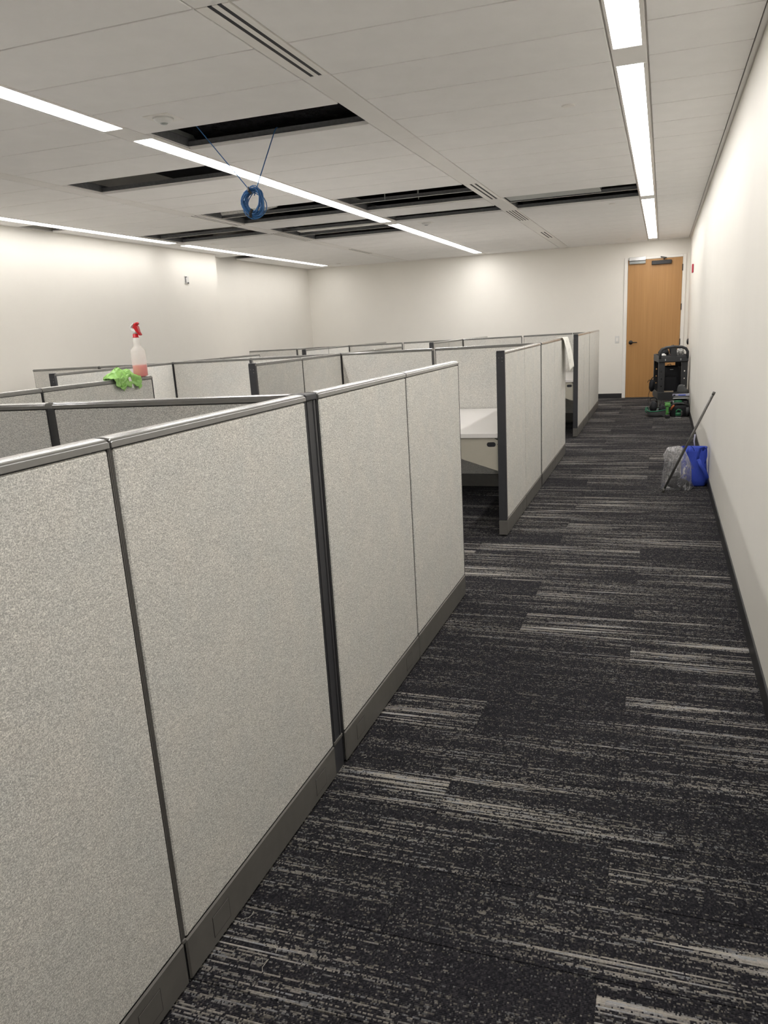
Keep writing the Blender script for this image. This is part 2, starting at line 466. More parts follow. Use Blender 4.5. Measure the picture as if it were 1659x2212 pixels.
# ---------------------------------------------------------------- floor: carpet planks
floor = struct('floor', MB().box((XL2 - 0.1, Y0 - 0.1, -0.12), (XR + 0.1, YB + 0.1, -0.004)), M_carpet)
floor.color = (0.31, 0.35, 0.5, 1)
PL, PW = 1.034, 0.2485
OVER = {(-1, 0): (0.11, 1.0, 0.95), (-1, 1): (0.52, 0.45, 0.2), (0, 0): (0.77, 0.62, 0.10), (0, 1): (0.23, 0.35, 0.5),
        (1, 0): (0.39, 0.72, 0.08), (1, 1): (0.61, 0.75, 0.95), (2, 0): (0.83, 0.30, 0.6), (2, 1): (0.05, 0.22, 0.5),
        (3, 0): (0.47, 0.72, 0.92), (3, 1): (0.91, 0.70, 0.70), (4, 0): (0.15, 0.80, 0.35), (4, 1): (0.67, 0.10, 0.3),
        (5, 0): (0.29, 0.70, 0.95), (5, 1): (0.73, 0.45, 0.1), (6, 0): (0.99, 0.78, 0.5), (6, 1): (0.35, 0.62, 0.85),
        (7, 0): (0.19, 0.80, 0.30), (7, 1): (0.57, 0.4, 0.4), (8, 0): (0.33, 0.35, 0.3), (8, 1): (0.63, 0.3, 0.5),
        (9, 0): (0.87, 0.45, 0.2), (9, 1): (0.42, 0.25, 0.5), (10, 0): (0.71, 0.55, 0.6), (10, 1): (0.07, 0.85, 0.1)}
plank_mesh = {}
rr = random.Random(21)
def plank(x0, x1, y0, colr):
    key = (round(x1 - x0, 3))
    if key not in plank_mesh:
        hx, hy = (x1 - x0) / 2 - 0.0006, PW / 2 - 0.0005
        mb = MB().cbox((-hx, -hy, -0.006), (hx, hy, 0.0), 0.0012)
        me = bpy.data.meshes.new('carpet_tile'); me.from_pydata(mb.v, [], mb.f); me.materials.append(M_carpet); me.update()
        plank_mesh[key] = me
    o = bpy.data.objects.new('carpet_tile', plank_mesh[key]); COL.objects.link(o)
    o.location = ((x0 + x1) / 2, y0 + PW / 2, 0); o.parent = floor; o.color = (*colr, 1)
for k in range(-4, 54):
    y0 = 1.70 + PW * k
    if y0 + PW > YB - 0.005: break
    j = -0.09 if k % 2 == 0 else -0.61 + PL
    n = 0
    gap = (3.7 < y0 < 5.2) or (8.4 < y0 < 10.0)
    edges = [(j, j + PL), (j - PL, j), (j - 2 * PL, j - PL), (j - 3 * PL, j - 2 * PL)]
    for (a, b) in edges:
        if a > XR - 0.02: continue
        b2 = min(b, XR - 0.001)
        if b2 < (-2.3 if gap else -1.04): continue
        base = OVER.get((k, n), (rr.random(), min(1, max(0.12, rr.gauss(0.5, 0.25))), rr.random()))
        n += 1
        plank(a, b2, y0, base)

# ---------------------------------------------------------------- walls
struct('wall_right', MB().box((XR, Y0, -0.004), (XR + 0.12, YB + 0.12, H + 1.0)), M_wall)
struct('wall_back', MB().box((XL2 - 0.12, YB, -0.004), (XR, YB + 0.12, H + 1.0)), M_wall)
struct('wall_left', MB().prism([(XL1, Y0), (XL1, YRET), (XL2, YRET), (XL2, YB), (XL2 - 0.12, YB), (XL2 - 0.12, Y0)], 2, -0.004, H + 1.0), M_wall)
struct('wall_front', MB().box((XL2 - 0.12, Y0 - 0.12, -0.004), (XR + 0.12, Y0, H + 1.0)), M_wall)
struct('baseboard_right', MB().cbox((XR - 0.008, Y0, 0.0), (XR, YB, 0.084), 0.002), M_base)
struct('baseboard_back', MB().cbox((XL2, YB - 0.008, 0.0), (-0.685, YB, 0.084), 0.002), M_base)
struct('baseboard_left', MB().prism([(XL1 + 0.008, Y0), (XL1 + 0.008, YRET + 0.008), (XL2 + 0.008, YRET + 0.008), (XL2 + 0.008, YB - 0.01), (XL2, YB - 0.01), (XL2, YRET), (XL1, YRET), (XL1, Y0)], 2, 0.0, 0.084), M_base)
# wall angle round the ceiling: white ledge with a shadow line at the wall
struct('trim_1', MB().cbox((XR - 0.030, Y0, H - 0.002), (XR - 0.008, YB, H + 0.012), 0.001).box((XR - 0.009, Y0, H + 0.004), (XR, YB, H + 0.010)), M_strip)
struct('trim_2', MB().cbox((XL2, YB - 0.024, H - 0.002), (XR - 0.03, YB - 0.004, H + 0.012), 0.001), M_strip)
struct('trim_3', MB().cbox((XL1 + 0.004, Y0, H - 0.002), (XL1 + 0.024, YRET, H + 0.012), 0.001), M_strip)

# ---------------------------------------------------------------- ceiling
STRIP = [(-0.293, -0.118), (-1.815, -1.655), (-3.330, -3.150), (-4.842, -4.690), (-6.380, -6.200)]
BAYS = [(-0.118, XR - 0.030), (-1.655, -0.293), (-3.150, -1.815), (-4.690, -3.330), (-6.200, -4.842), (XL2, -6.380)]
PT = H + 0.95
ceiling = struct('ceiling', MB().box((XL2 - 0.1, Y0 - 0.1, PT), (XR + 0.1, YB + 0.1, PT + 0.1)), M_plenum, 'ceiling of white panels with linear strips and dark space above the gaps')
yj = [3.065 + PITCH * k for k in range(-15, 24)]         # joints
OPEN = {2: [4.56, 7.57, 8.06, 9.06], 3: [5.55, 7.57, 8.06, 9.06, 9.55, 10.05], 4: [8.56, 9.06], 5: [7.05, 11.52], 1: [8.56, 9.06]}
def is_open(b, y): return any(abs(y - o) < 0.15 for o in OPEN.get(b, []))
tile_mesh = {}
def tile(x0, x1, y0, y1, zz=0.0):
    key = (round(x1 - x0, 3), round(y1 - y0, 3))
    if key not in tile_mesh:
        g = 0.0056
        hx, hy = key[0] / 2 - g, key[1] / 2 - g
        mb = MB().cbox((-hx, -hy, 0), (hx, hy, 0.018), 0.0018)
        me = bpy.data.meshes.new('ceiling_tile'); me.from_pydata(mb.v, [], mb.f); me.materials.append(M_tile); me.update()
        tile_mesh[key] = me
    o = bpy.data.objects.new('ceiling_tile', tile_mesh[key]); COL.objects.link(o)
    o.location = ((x0 + x1) / 2, (y0 + y1) / 2, H + zz); o.parent = ceiling
tee_mesh = {}
def cross_tee(x0, x1, y):
    key = round(x1 - x0, 3)
    if key not in tee_mesh:
        hx = key / 2 - 0.004
        mb = MB().box((-hx, -0.012, 0.0185), (hx, 0.012, 0.0205)).box((-hx, -0.003, 0.0205), (hx, 0.003, 0.048)).box((-hx, -0.006, 0.048), (hx, 0.006, 0.053))
        me = bpy.data.meshes.new('cross_tee'); me.from_pydata(mb.v, [], mb.f)
        me.materials.append(M_tee); me.materials.append(M_teeface); me.update()
        me.polygons[0].material_index = 1
        tee_mesh[key] = me
    o = bpy.data.objects.new('cross_tee', tee_mesh[key]); COL.objects.link(o)
    o.location = ((x0 + x1) / 2, y, H); o.parent = ceiling
for b, (x0, x1) in enumerate(BAYS):
    ys = [Y0] + [y for y in yj if Y0 + 0.1 < y < YB - 0.1] + [YB - 0.024]
    for i in range(len(ys) - 1):
        xa = x0
        if b == 5: xa = XL1 + 0.024 if ys[i] < YRET - 0.2 else XL2 + 0.02
        if i > 0 and b < 5: cross_tee(x0, x1, ys[i])
        if is_open(b, ys[i]): continue
        tile(xa, x1, ys[i], ys[i + 1])
for n, (x0, x1) in enumerate(STRIP):
    for xx in (x0, x1):
        MB().box((xx - 0.003, Y0, H + 0.0185), (xx + 0.003, YB, H + 0.075)).box((xx - 0.008, Y0, H + 0.070), (xx + 0.008, YB, H + 0.075)).build('main_tee', M_tee, ceiling)
        MB().box((xx - 0.0075, Y0, H + 0.0165), (xx + 0.0075, YB, H + 0.0185)).build('main_tee_face', M_teeface, ceiling)
# white filler strips between the air slots
def strip_panel(x0, x1, y0, y1):
    MB().cbox((x0 + 0.004, y0 + 0.002, H), (x1 - 0.004, y1 - 0.002, H + 0.016), 0.0015).build('strip_panel', M_strip, ceiling)
SEG = {1: [(Y0, 1.56), (1.56, 3.065), (4.045, 5.56), (5.56, 7.06), (7.06, 7.56), (8.57, 9.54), (10.54, 12.05), (12.95, YB - 0.024)],
       3: [(Y0, 1.56), (1.56, 3.065), (4.045, 5.54), (5.54, 6.54), (6.54, 7.56), (8.55, 9.43), (10.50, 12.00), (12.95, YB - 0.024)]}
for n, segs in SEG.items():
    for (a, b) in segs: strip_panel(*STRIP[n], a, b)
def diffuser(n, y0, y1, slots, label):
    x0, x1 = STRIP[n]
    t = thing('air_diffuser', label, 'air vent', ((x0 + x1) / 2, (y0 + y1) / 2, H), 'linear slot air vents in the ceiling strips')
    w = x1 - x0 - 0.008; xa = x0 + 0.004
    sw = 0.021 if slots == 2 else 0.016
    if slots == 2: cs = [xa + w * 0.42, xa + w * 0.72]
    else: cs = [xa + w * (0.16 + 0.225 * i) for i in range(4)]
    edges = [xa] + [q for c in cs for q in (c - sw / 2, c + sw / 2)] + [xa + w]
    for i in range(0, len(edges), 2):
        MB().cbox((edges[i], y0 + 0.002, H - 0.001), (edges[i + 1], y1 - 0.002, H + 0.014), 0.001).build('vent_bar', M_white, t)
    for c in cs:
        MB().box((c - sw / 2 + 0.0003, y0 + 0.004, H + 0.0008), (c + sw / 2 - 0.0003, y1 - 0.004, H + 0.012)).build('slot', M_slot, t)
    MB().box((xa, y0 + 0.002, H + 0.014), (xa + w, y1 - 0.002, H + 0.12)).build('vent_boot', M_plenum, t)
    return t
diffuser(1, 3.065, 4.045, 2, 'long white air vent with two dark slots, nearest in the ceiling')
diffuser(1, 7.56, 8.57, 2, 'white two slot air vent beside the double ceiling opening, middle of the aisle side strip')
diffuser(1, 9.54, 10.54, 4, 'white linear air vent with four dark slots in the aisle side ceiling strip')
diffuser(1, 12.05, 12.95, 2, 'small white two slot air vent in the ceiling strip nearest the wood door wall')
diffuser(3, 7.56, 8.55, 2, 'white slot air vent just left of the hanging blue coil')
diffuser(3, 9.43, 10.50, 4, 'white four slot air vent beside the ceiling opening with the pale bar')
diffuser(3, 12.0, 12.95, 2, 'farthest white slot air vent in the left ceiling strip, near the back wall')

# strip lights
LIGHTS = [(-0.39, 4.372), (4.67, 9.43), (9.72, 14.50)]
LAB = {0: 'right', 2: 'middle', 4: 'left'}
def strip_light(n, y0, y1, label):
    x0, x1 = STRIP[n]
    t = thing('ceiling_light', label, 'ceiling light', ((x0 + x1) / 2, (y0 + y1) / 2, H), 'recessed linear ceiling lights')
    ga, gb = x0 + 0.017, x1 - 0.024
    MB().cbox((x0 + 0.004, y0 - 0.003, H - 0.001), (ga, y1 + 0.003, H + 0.014), 0.001).build('light_trim', M_white, t)
    MB().cbox((gb, y0 - 0.003, H - 0.001), (x1 - 0.004, y1 + 0.003, H + 0.014), 0.001).build('light_trim', M_white, t)
    MB().box((ga, y0, H + 0.003), (gb, y1, H + 0.007)).build('diffuser', M_lens[n], t)
    MB().box((x0 + 0.005, y0 - 0.003, H + 0.014), (x1 - 0.005, y1 + 0.003, H + 0.11)).build('light_housing', M_steel, t)
for n in (0, 2, 4):
    nm = {0: 'above the aisle by the right wall', 2: 'in the middle of the room', 4: 'along the left wall'}[n]
    for i, (a, b) in enumerate(LIGHTS):
        strip_light(n, a, b, ['nearest', 'second', 'farthest', 'overhead'][i] + ' white strip light in the line ' + nm)
    for (a, b) in ((4.372, 4.67), (9.43, 9.72), (14.50, YB - 0.024), (Y0, -0.39)):
        strip_panel(*STRIP[n], a + 0.003, b - 0.003)

# things seen in the openings
solid('wrapped_duct', MB().loft([[(-3.30 + 0.045 * k, q[0] , H + 0.095 + 0.25 + q[1]) for q in [(5.36 + a_[0], a_[1]) for a_ in
      [((0.28 + 0.022 * mnoise.noise(Vector((k * 0.55, i_ * 0.9, 2.0)))) * math.copysign(abs(math.cos(i_ * math.pi / 20)) ** 0.35, math.cos(i_ * math.pi / 20)),
        (0.25 + 0.022 * mnoise.noise(Vector((k * 0.5, i_ * 0.8, 7.0)))) * math.copysign(abs(math.sin(i_ * math.pi / 20)) ** 0.35, math.sin(i_ * math.pi / 20))) for i_ in range(40)]]] for k in range(40)]), M_wrap,
      'black plastic wrapped duct inside the ceiling opening above the hanging cable', 'duct')
solid('foil_duct', MB().tube([(-4.62 + 0.085 * i, 7.925 + 0.012 * math.sin(i * 2.1), H + 0.062 + 0.008 * (i % 2)) for i in range(9)], [0.030, 0.036, 0.031, 0.037, 0.032, 0.036, 0.030, 0.022, 0.010], 14), M_silver,
      'crumpled silver foil duct end in the ceiling opening below the blue coil', 'duct')
solid('steel_channel', MB().cbox((-1.640, 8.60, H + 0.026), (-0.665, 9.0, H + 0.075), 0.004), M_steel, 'grey steel channel lying in the right hand ceiling opening', 'channel')
solid('light_bar', MB().cbox((-4.55, 9.66, H + 0.024), (-3.40, 9.78, H + 0.07), 0.004), M_white, 'pale metal bar lying in the wide left ceiling opening', 'bar')
for i, (x, y, lab) in enumerate([(-2.75, 8.0, 'leftmost hanger rod in the double ceiling opening'), (-2.45, 8.2, 'second hanger rod in the double ceiling opening'), (-2.35, 7.85, 'third hanger rod in the double ceiling opening')]):
    solid('hanger_rod', MB().tube([(x, y, H + 0.022), (x, y, PT)], 0.006, 6), M_steel, lab, 'rod', 'threaded rods above the ceiling')

# smoke detectors and sprinkler plates
def disc(x, y, label):
    t = thing('sprinkler_cap', label, 'sprinkler cap', (x, y, H), 'round flat caps on the ceiling')
    MB().lathe([(0.040, 0.0), (0.042, -0.004), (0.036, -0.007), (0.0, -0.008)][::-1], (x, y, H), 24).build('cover', M_white, t, True)
    MB().lathe([(0.046, -0.0015), (0.046, 0.002)], (x, y, H), 24).build('ring', M_strip, t)
for x, y, l in [(-0.595, 5.29, 'round white sprinkler cap in the ceiling nearest the right strip light'), (-0.597, 9.80, 'second round sprinkler cap along the right strip light, past the ceiling opening'),
                (-0.602, 14.25, 'round sprinkler cap in the ceiling close to the door wall'), (-5.92, 9.85, 'round white sprinkler cap by the left strip light gap'), (-5.92, 14.3, 'round sprinkler cap in the far left corner of the ceiling')]:
    disc(x, y, l)
def square_sensor(x, y, label):
    t = thing('occupancy_sensor', label, 'sensor', (x, y, H), 'square plates with a round lens on the ceiling')
    MB().cbox((x - 0.085, y - 0.085, H - 0.004), (x + 0.085, y + 0.085, H), 0.002).build('plate', M_white, t)
    MB().lathe([(0.0, -0.030), (0.03, -0.029), (0.050, -0.018), (0.060, -0.004)], (x, y, H), 24).build('dome', M_wplas, t, True)
    MB().lathe([(0.0, -0.036), (0.020, -0.034), (0.026, -0.028)], (x, y, H), 20).build('lens', M_steel, t, True)
square_sensor(-2.83, 4.30, 'square white ceiling sensor with round lens beside the opening with the blue cable')
square_sensor(-2.85, 9.83, 'square white ceiling sensor beyond the middle strip light gap')

# ---------------------------------------------------------------- partitions
def top_at(x): return 1.267 + 0.0075 * (x + 1.0)
T2 = 0.0275
def panel(axis, a0, a1, c, label, start_trim=False, end_trim=False, covers=(), ribs=False, sides=(1, -1), cap_end=0):
    """axis 'y': runs along Y at x=c; axis 'x': runs along X at y=c"""
    if axis == 'y': h0 = h1 = top_at(c)
    else: h0, h1 = top_at(a0), top_at(a1)
    def mp(p):
        s_, n_, z = p
        if z > 0.3: z += (h0 + (h1 - h0) * (s_ - a0) / (a1 - a0)) - 1.267
        return (c + n_, s_, z) if axis == 'y' else (s_, c - n_, z)
    o = mp(((a0 + a1) / 2, 0, 0))
    t = thing('partition_panel', label, 'partition', (o[0], o[1], 0), 'grey fabric cubicle partition panels')
    def P(mb, name, mat, par=None, smooth=False): return mb.mapped(mp).build(name, mat, par or t, smooth)
    f0, f1 = a0 + 0.009, a1 - 0.009
    if start_trim: f0 = a0 + 0.026
    if end_trim: f1 = a1 - 0.010
    P(MB().box((a0 + 0.003, -0.0205, 0.012), (a1 - 0.003, 0.0205, 1.248)), 'frame', M_trim)
    for sd in (1, -1):
        n0, n1 = sorted((sd * 0.0195, sd * 0.0268))
        P(MB().cbox((f0, n0, 0.122), (f1, n1, 1.2455), 0.0035), 'fabric_panel', M_fab)
        n0, n1 = sorted((sd * 0.0205, sd * 0.0290))
        sk = P(MB().cbox((a0 + 0.004, n0, 0.008), (a1 - 0.004, n1, 0.118), 0.004), 'base_skirt', M_skirt)
        if sd in [q for q in sides]:
            for cv in covers:
                q0, q1 = sorted((sd * 0.0288, sd * 0.0293))
                P(MB().box((cv - 0.038, q0, 0.032), (cv + 0.038, q1, 0.090)), 'outlet_gap', M_dark, sk)
                q0, q1 = sorted((sd * 0.0288, sd * 0.0299))
                P(MB().cbox((cv - 0.0365, q0, 0.0335), (cv + 0.0365, q1, 0.0885), 0.0006), 'outlet_cover', M_skirt, sk)
    # top cap: a low arch with a groove along each edge
    half = [(0.0282, 1.2480), (0.0290, 1.2492), (0.0290, 1.2600), (0.0280, 1.2612), (0.0266, 1.2612), (0.0262, 1.2588), (0.0250, 1.2588), (0.0246, 1.2640), (0.0232, 1.2656), (0.0110, 1.2674)]
    prof = [(-half[0][0], half[0][1])] + half + [(0.0, 1.2680)] + [(-p[0], p[1]) for p in half[:0:-1]]
    ca, cb = a0 + 0.003, a1 - 0.003
    rings = []
    for s_, k in ((ca, 0.86), (ca + 0.004, 1.0), (cb - 0.004, 1.0), (cb, 0.86)):
        rings.append([(s_, n_ * (0.9 + 0.1 * k if k < 1 else 1), 1.248 + (z - 1.248) * k) for n_, z in prof])
    P(MB().loft(rings), 'top_cap', M_cap)
    if ribs:
        for sd in (1,):
            for q in (-0.0045, 0.0, 0.0045):
                n0, n1 = sorted((sd * 0.0200, sd * 0.0252))
                P(MB().cbox((a1 + q - 0.0015, n0, 0.125), (a1 + q + 0.0015, n1, 1.247), 0.001), 'joint_rib', M_skirt)
            P(MB().cbox((a1 - 0.007, 0.020, 0.112), (a1 + 0.007, 0.0275, 0.124), 0.002), 'joint_clip', M_skirt)
    if start_trim:
        P(MB().cbox((a0 - 0.004, -0.0285, 0.114), (a0 + 0.022, 0.0285, 1.2600), 0.003), 'end_post', M_post)
        P(MB().cbox((a0 - 0.004, -0.0275, 1.2600), (a0 + 0.022, 0.0275, 1.2680), 0.003), 'end_cap', M_post)
        P(MB().cbox((a0 - 0.005, -0.0290, 0.008), (a0 + 0.004, 0.0290, 0.112), 0.002), 'end_skirt', M_skirt)
        for q, z in ((-0.010, 1.222), (0.012, 1.222), (0.012, 1.200)):
            P(MB().cbox((a0 - 0.0048, q - 0.002, z - 0.002), (a0 - 0.0035, q + 0.002, z + 0.002), 0.0005), 'screw', M_chrome)
    if end_trim:
        P(MB().cbox((a1 - 0.009, -0.0270, 0.112), (a1 - 0.001, 0.0270, 1.2470), 0.002), 'end_trim', M_trim)
    return t
def post(x, y, label, wide=0.034):
    z1 = top_at(x)
    t = thing('connector_post', label, 'partition post', (x, y, 0), 'dark posts joining the partitions')
    MB().cbox((x - 0.020, y - wide, 0.0), (x + 0.020, y + wide, z1 - 0.020), 0.002).build('post_core', M_post, t)
    for sd in (-1, 1):
        for q in (-0.6, 0.6):
            MB().cbox((x + sd * 0.020 - 0.003, y + q * wide - 0.004, 0.122), (x + sd * 0.020 + 0.003, y + q * wide + 0.004, z1 - 0.022), 0.001).build('post_rib', M_trim, t)
        MB().cbox((x + sd * 0.022 - 0.002, y - wide * 0.9, 0.110), (x + sd * 0.022 + 0.002, y + wide * 0.9, 0.122), 0.001).build('base_clip', M_skirt, t)
    MB().cbox((x - 0.026, y - wide, z1 - 0.020), (x + 0.026, y + wide, z1 - 0.0005), 0.003).build('post_cap', M_post, t)
    return t

X1, X2, X3 = -1.0125, -2.8670, -4.7080
PY = (2.10, 6.785, 11.525)
# row along the aisle
panel('y', 0.31, 1.19, X1, 'nearest grey fabric partition along the aisle, cut by the lower left of the picture', covers=(0.45, 1.05), ribs=True)
panel('y', 1.19, 2.058, X1, 'large grey fabric partition left of the first dark post, filling the left of the picture', covers=(1.335, 1.935))
post(X1, PY[0], 'dark post between the two large near partitions on the aisle', 0.038)
panel('y', 2.142, 3.01, X1, 'grey fabric partition just right of the first dark post on the aisle', covers=(2.285, 2.86), ribs=False)
panel('y', 3.01, 3.885, X1, 'grey fabric partition ending at the first cubicle entrance', end_trim=True, covers=())
panel('y', 5.12, 5.93, X1, 'grey partition with dark end post on the far side of the first cubicle entrance', start_trim=True, covers=(5.80,))
panel('y', 5.93, 6.757, X1, 'second grey partition past the first cubicle entrance', covers=())
post(X1, PY[1], 'dark post in the middle of the second aisle run', 0.026)
panel('y', 6.813, 7.69, X1, 'third grey partition past the first cubicle entrance', covers=(7.55,))
panel('y', 7.69, 8.59, X1, 'grey partition with the white paper draped over its top', end_trim=True)
panel('y', 9.895, 10.70, X1, 'grey partition with dark end post at the second cubicle entrance', start_trim=True)
panel('y', 10.70, 11.497, X1, 'second grey partition in the farthest aisle run')
post(X1, PY[2], 'dark post in the farthest aisle run', 0.026)
panel('y', 11.553, 12.44, X1, 'third grey partition in the farthest aisle run')
panel('y', 12.44, 13.28, X1, 'last grey partition of the aisle, nearest the wood door', end_trim=True)
# second row
panel('y', 2.142, 3.01, X2, 'grey partition at the left edge of the picture, before the one with the bottle')
panel('y', 3.01, 3.885, X2, 'grey partition carrying the spray bottle and the green cloth', end_trim=True)
panel('y', 5.12, 5.93, X2, 'grey partition with broad dark end post behind the bend of the near run', start_trim=True)
panel('y', 5.93, 6.757, X2, 'grey partition to the right of the one with the broad dark end post, second row')
post(X2, PY[1], 'dark post joining the second row to the cross partitions', 0.026)
panel('y', 6.813, 7.69, X2, 'grey partition of the second row just behind its middle dark post')
panel('y', 7.69, 8.59, X2, 'grey partition of the second row ending in a thin edge, far middle', end_trim=True)
panel('y', 9.895, 10.70, X2, 'small far grey partition with dark end post, centre of the picture', start_trim=True)
panel('y', 10.70, 11.497, X2, 'small far grey partition right of the far centre end post')
post(X2, PY[2], 'far dark post of the second row', 0.026)
panel('y', 11.553, 12.44, X2, 'grey partition of the second row behind its farthest post')
panel('y', 12.44, 13.28, X2, 'farthest grey partition of the second row, ending before the back wall', end_trim=True)
# third row
panel('y', 5.12, 5.93, X3, 'grey partition with dark end post left of the green cloth', start_trim=True)
panel('y', 5.93, 6.757, X3, 'grey partition behind the green cloth and pink bottle')
post(X3, PY[1], 'dark post right of the spray bottle, third row', 0.026)
panel('y', 6.813, 7.69, X3, 'grey partition of the third row beyond the post right of the bottle')
panel('y', 7.69, 8.59, X3, 'grey partition of the third row ending in a thin edge below the left wall corner', end_trim=True)
panel('y', 9.895, 10.70, X3, 'tiny far grey partition with dark end post, left of the far centre', start_trim=True)
panel('y', 10.70, 11.497, X3, 'tiny far grey partition right of the far left end post')
post(X3, PY[2], 'far dark post of the third row', 0.026)
panel('y', 11.553, 12.44, X3, 'grey partition of the third row behind its farthest post')
panel('y', 12.44, 13.28, X3, 'farthest grey partition of the third row near the back left corner', end_trim=True)
# cross walls
def cross(xa, xb, y, la, lb):
    m = (xa + xb) / 2
    panel('x', xa + 0.030, m - 0.010, y, la); panel('x', m + 0.010, xb - 0.030, y, lb)
cross(X2, X1, PY[0], 'near cross partition at the left edge, running from the second row', 'near cross partition that meets the aisle run at the first dark post')
cross(X2, X1, PY[1], 'cross partition behind the near run, left of the double seam', 'cross partition behind the first white desk')
cross(X2, X1, PY[2], 'far cross partition left of the far seam, middle of the picture', 'far cross partition behind the second white desk')
cross(X3, X2, PY[1], 'cross partition right of the spray bottle with a slanting shadow', 'cross partition hidden partly by the broad dark end post')
cross(X3, X2, PY[2], 'far cross partition just right of the far left post', 'far cross partition meeting the second row near its far post')
panel('x', -5.575, X3 - 0.030, PY[1], 'cross partition immediately behind the red bottle, third row')
panel('x', -6.46, -5.595, PY[1], 'leftmost cross partition with a bare thin end against the white wall', end_trim=False)
panel('x', -5.575, X3 - 0.030, PY[2], 'far cross partition second from the left end')
panel('x', -6.46, -5.595, PY[2], 'farthest left cross partition with a bare end near the wall step')

# ---------------------------------------------------------------- desks
def desk(y0, y1, label, row=X1, group='white desks at the cubicle entrances', flip=False, far=None):
    """L-shaped: one leg along the run at x=row, the other along the cross partition at y1 (or y0 when flipped)"""
    xr = row - 0.030; xl = xr - 0.76
    xb = (far if far is not None else {X1: X2, X2: X3, X3: -6.46}[row]) + 0.032
    t = thing('desk', label, 'desk', ((xl + xr) / 2, (y0 + y1) / 2, 0), group)
    fy = (lambda y: y0 + y1 - y) if flip else (lambda y: y)
    def pr(mb, a, b, c):
        p, q = sorted((fy(a[1]), fy(b[1])))
        return mb.cbox((a[0], p, a[2]), (b[0], q, b[2]), c)
    poly = [(xl, y0), (xr, y0), (xr, y1), (xb, y1), (xb, y1 - 0.62), (xl, y1 - 0.62)]  # leg along the cross partition is added, its white top bounces light upward
    MB().prism([(p[0], fy(p[1])) for p in poly][::(-1 if flip else 1)], 2, 0.690, 0.718).build('worktop', M_desk, t)
    for yy in (y0 + 0.012, y1 - 0.045):
        poly = [(xr, 0.668), (xr - 0.030, 0.689), (xl + 0.12, 0.689), (xl + 0.12, 0.662), (xr, 0.458)]
        a, b = sorted((fy(yy), fy(yy + 0.022)))
        s = MB().prism(poly, 1, a, b).build('end_support', M_putty, t)
        c = (xr - 0.048, 0.643); g = []
        for i in range(16):
            an = 2 * math.pi * i / 16
            g.append((c[0] + math.copysign(0.015, math.cos(an)) + 0.016 * math.cos(an), c[1] + 0.016 * math.sin(an)))
        a, b = sorted((fy(yy - 0.0015), fy(yy + 0.001)))
        MB().prism(g, 1, a, b).build('grommet', M_slot, s)
        pr(MB(), (xr - 0.008, yy - 0.001, 0.640), (xr - 0.004, yy + 0.001, 0.645), 0.0005).build('screw', M_slot, s)
    pr(MB(), (xl + 0.05, y1 - 0.024, 0.660), (xr - 0.02, y1 - 0.004, 0.690), 0.002).build('wall_rail', M_trim, t)
desk(5.128, 6.748, 'white desk top with putty end support inside the first cubicle entrance')
desk(9.905, 11.49, 'white desk top with putty end support inside the second cubicle entrance')
for row in (X1, X2, X3):  # unseen desks, added so their white tops bounce light onto the ceiling
    for (a, b, fl) in ((2.14, 3.86, True), (5.128, 6.748, False), (6.82, 8.57, True), (9.905, 11.49, False), (11.56, 13.26, True)):
        if row == X1 and not fl: continue
        desk(a, b, 'unseen white desk added inside a cubicle to bounce light onto the ceiling', row, 'unseen white desks added for bounce light', fl)

# ---------------------------------------------------------------- door in the back wall
door = thing('door_1', 'tall maple door in a white frame at the end of the aisle', None, (-0.17, YB, 0))
door['kind'] = 'structure'
dx0, dx1, dz = -0.620, 0.290, 2.405
fr = door
MB().cbox((-0.683, YB - 0.022, 0.0), (dx0 - 0.003, YB, 2.452), 0.003).build('door_frame', M_white, door)
MB().cbox((dx1 + 0.003, YB - 0.022, 0.0), (0.352, YB, 2.452), 0.003).build('door_frame', M_white, door)
MB().cbox((dx0 - 0.003, YB - 0.022, dz + 0.003), (dx1 + 0.003, YB, 2.452), 0.003).build('door_frame', M_white, door)
leaf = MB().cbox((dx0, YB - 0.014, 0.006), (dx1, YB - 0.001, dz), 0.001).build('door_leaf', M_wood, door)
hx, hz = -0.545, 0.995
MB().tube([(hx, YB - 0.014, hz), (hx, YB - 0.026, hz)], 0.036, 20).tube([(hx, YB - 0.026, hz), (hx, YB - 0.062, hz)], 0.013, 12).build('handle_rose', M_blackp, leaf, True)
MB().tube([(hx - 0.008, YB - 0.062, hz), (hx + 0.06, YB - 0.064, hz - 0.002), (hx + 0.112, YB - 0.060, hz - 0.003)], [0.011, 0.009, 0.008], 10).build('lever_handle', M_blackp, leaf, True)
for z in (0.97, 1.57, 2.23, 0.25):
    MB().tube([(dx1 + 0.003, YB - 0.024, z - 0.055), (dx1 + 0.003, YB - 0.024, z + 0.055)], 0.008, 10).build('hinge', M_blackp, leaf)
MB().cbox((dx0 - 0.012, YB - 0.020, 0.955), (dx0 + 0.001, YB - 0.012, 1.045), 0.001).build('strike_plate', M_steel, leaf)
MB().cbox((-0.223, YB - 0.060, 2.306), (0.108, YB - 0.014, 2.372), 0.006).build('door_closer', M_blackp, leaf)
MB().tube([(-0.02, YB - 0.050, 2.375), (-0.02, YB - 0.050, 2.395), (0.025, YB - 0.085, 2.405), (-0.065, YB - 0.050, 2.428), (-0.07, YB - 0.022, 2.432)], 0.009, 8).build('closer_arm', M_blackp, leaf)
MB().cbox((-0.602, YB - 0.066, 2.392), (-0.324, YB - 0.014, 2.453), 0.003).build('magnetic_lock', M_chrome, door)
MB().cbox((-0.600, YB - 0.050, 2.340), (-0.325, YB - 0.014, 2.388), 0.003).build('lock_armature', M_steel, leaf)

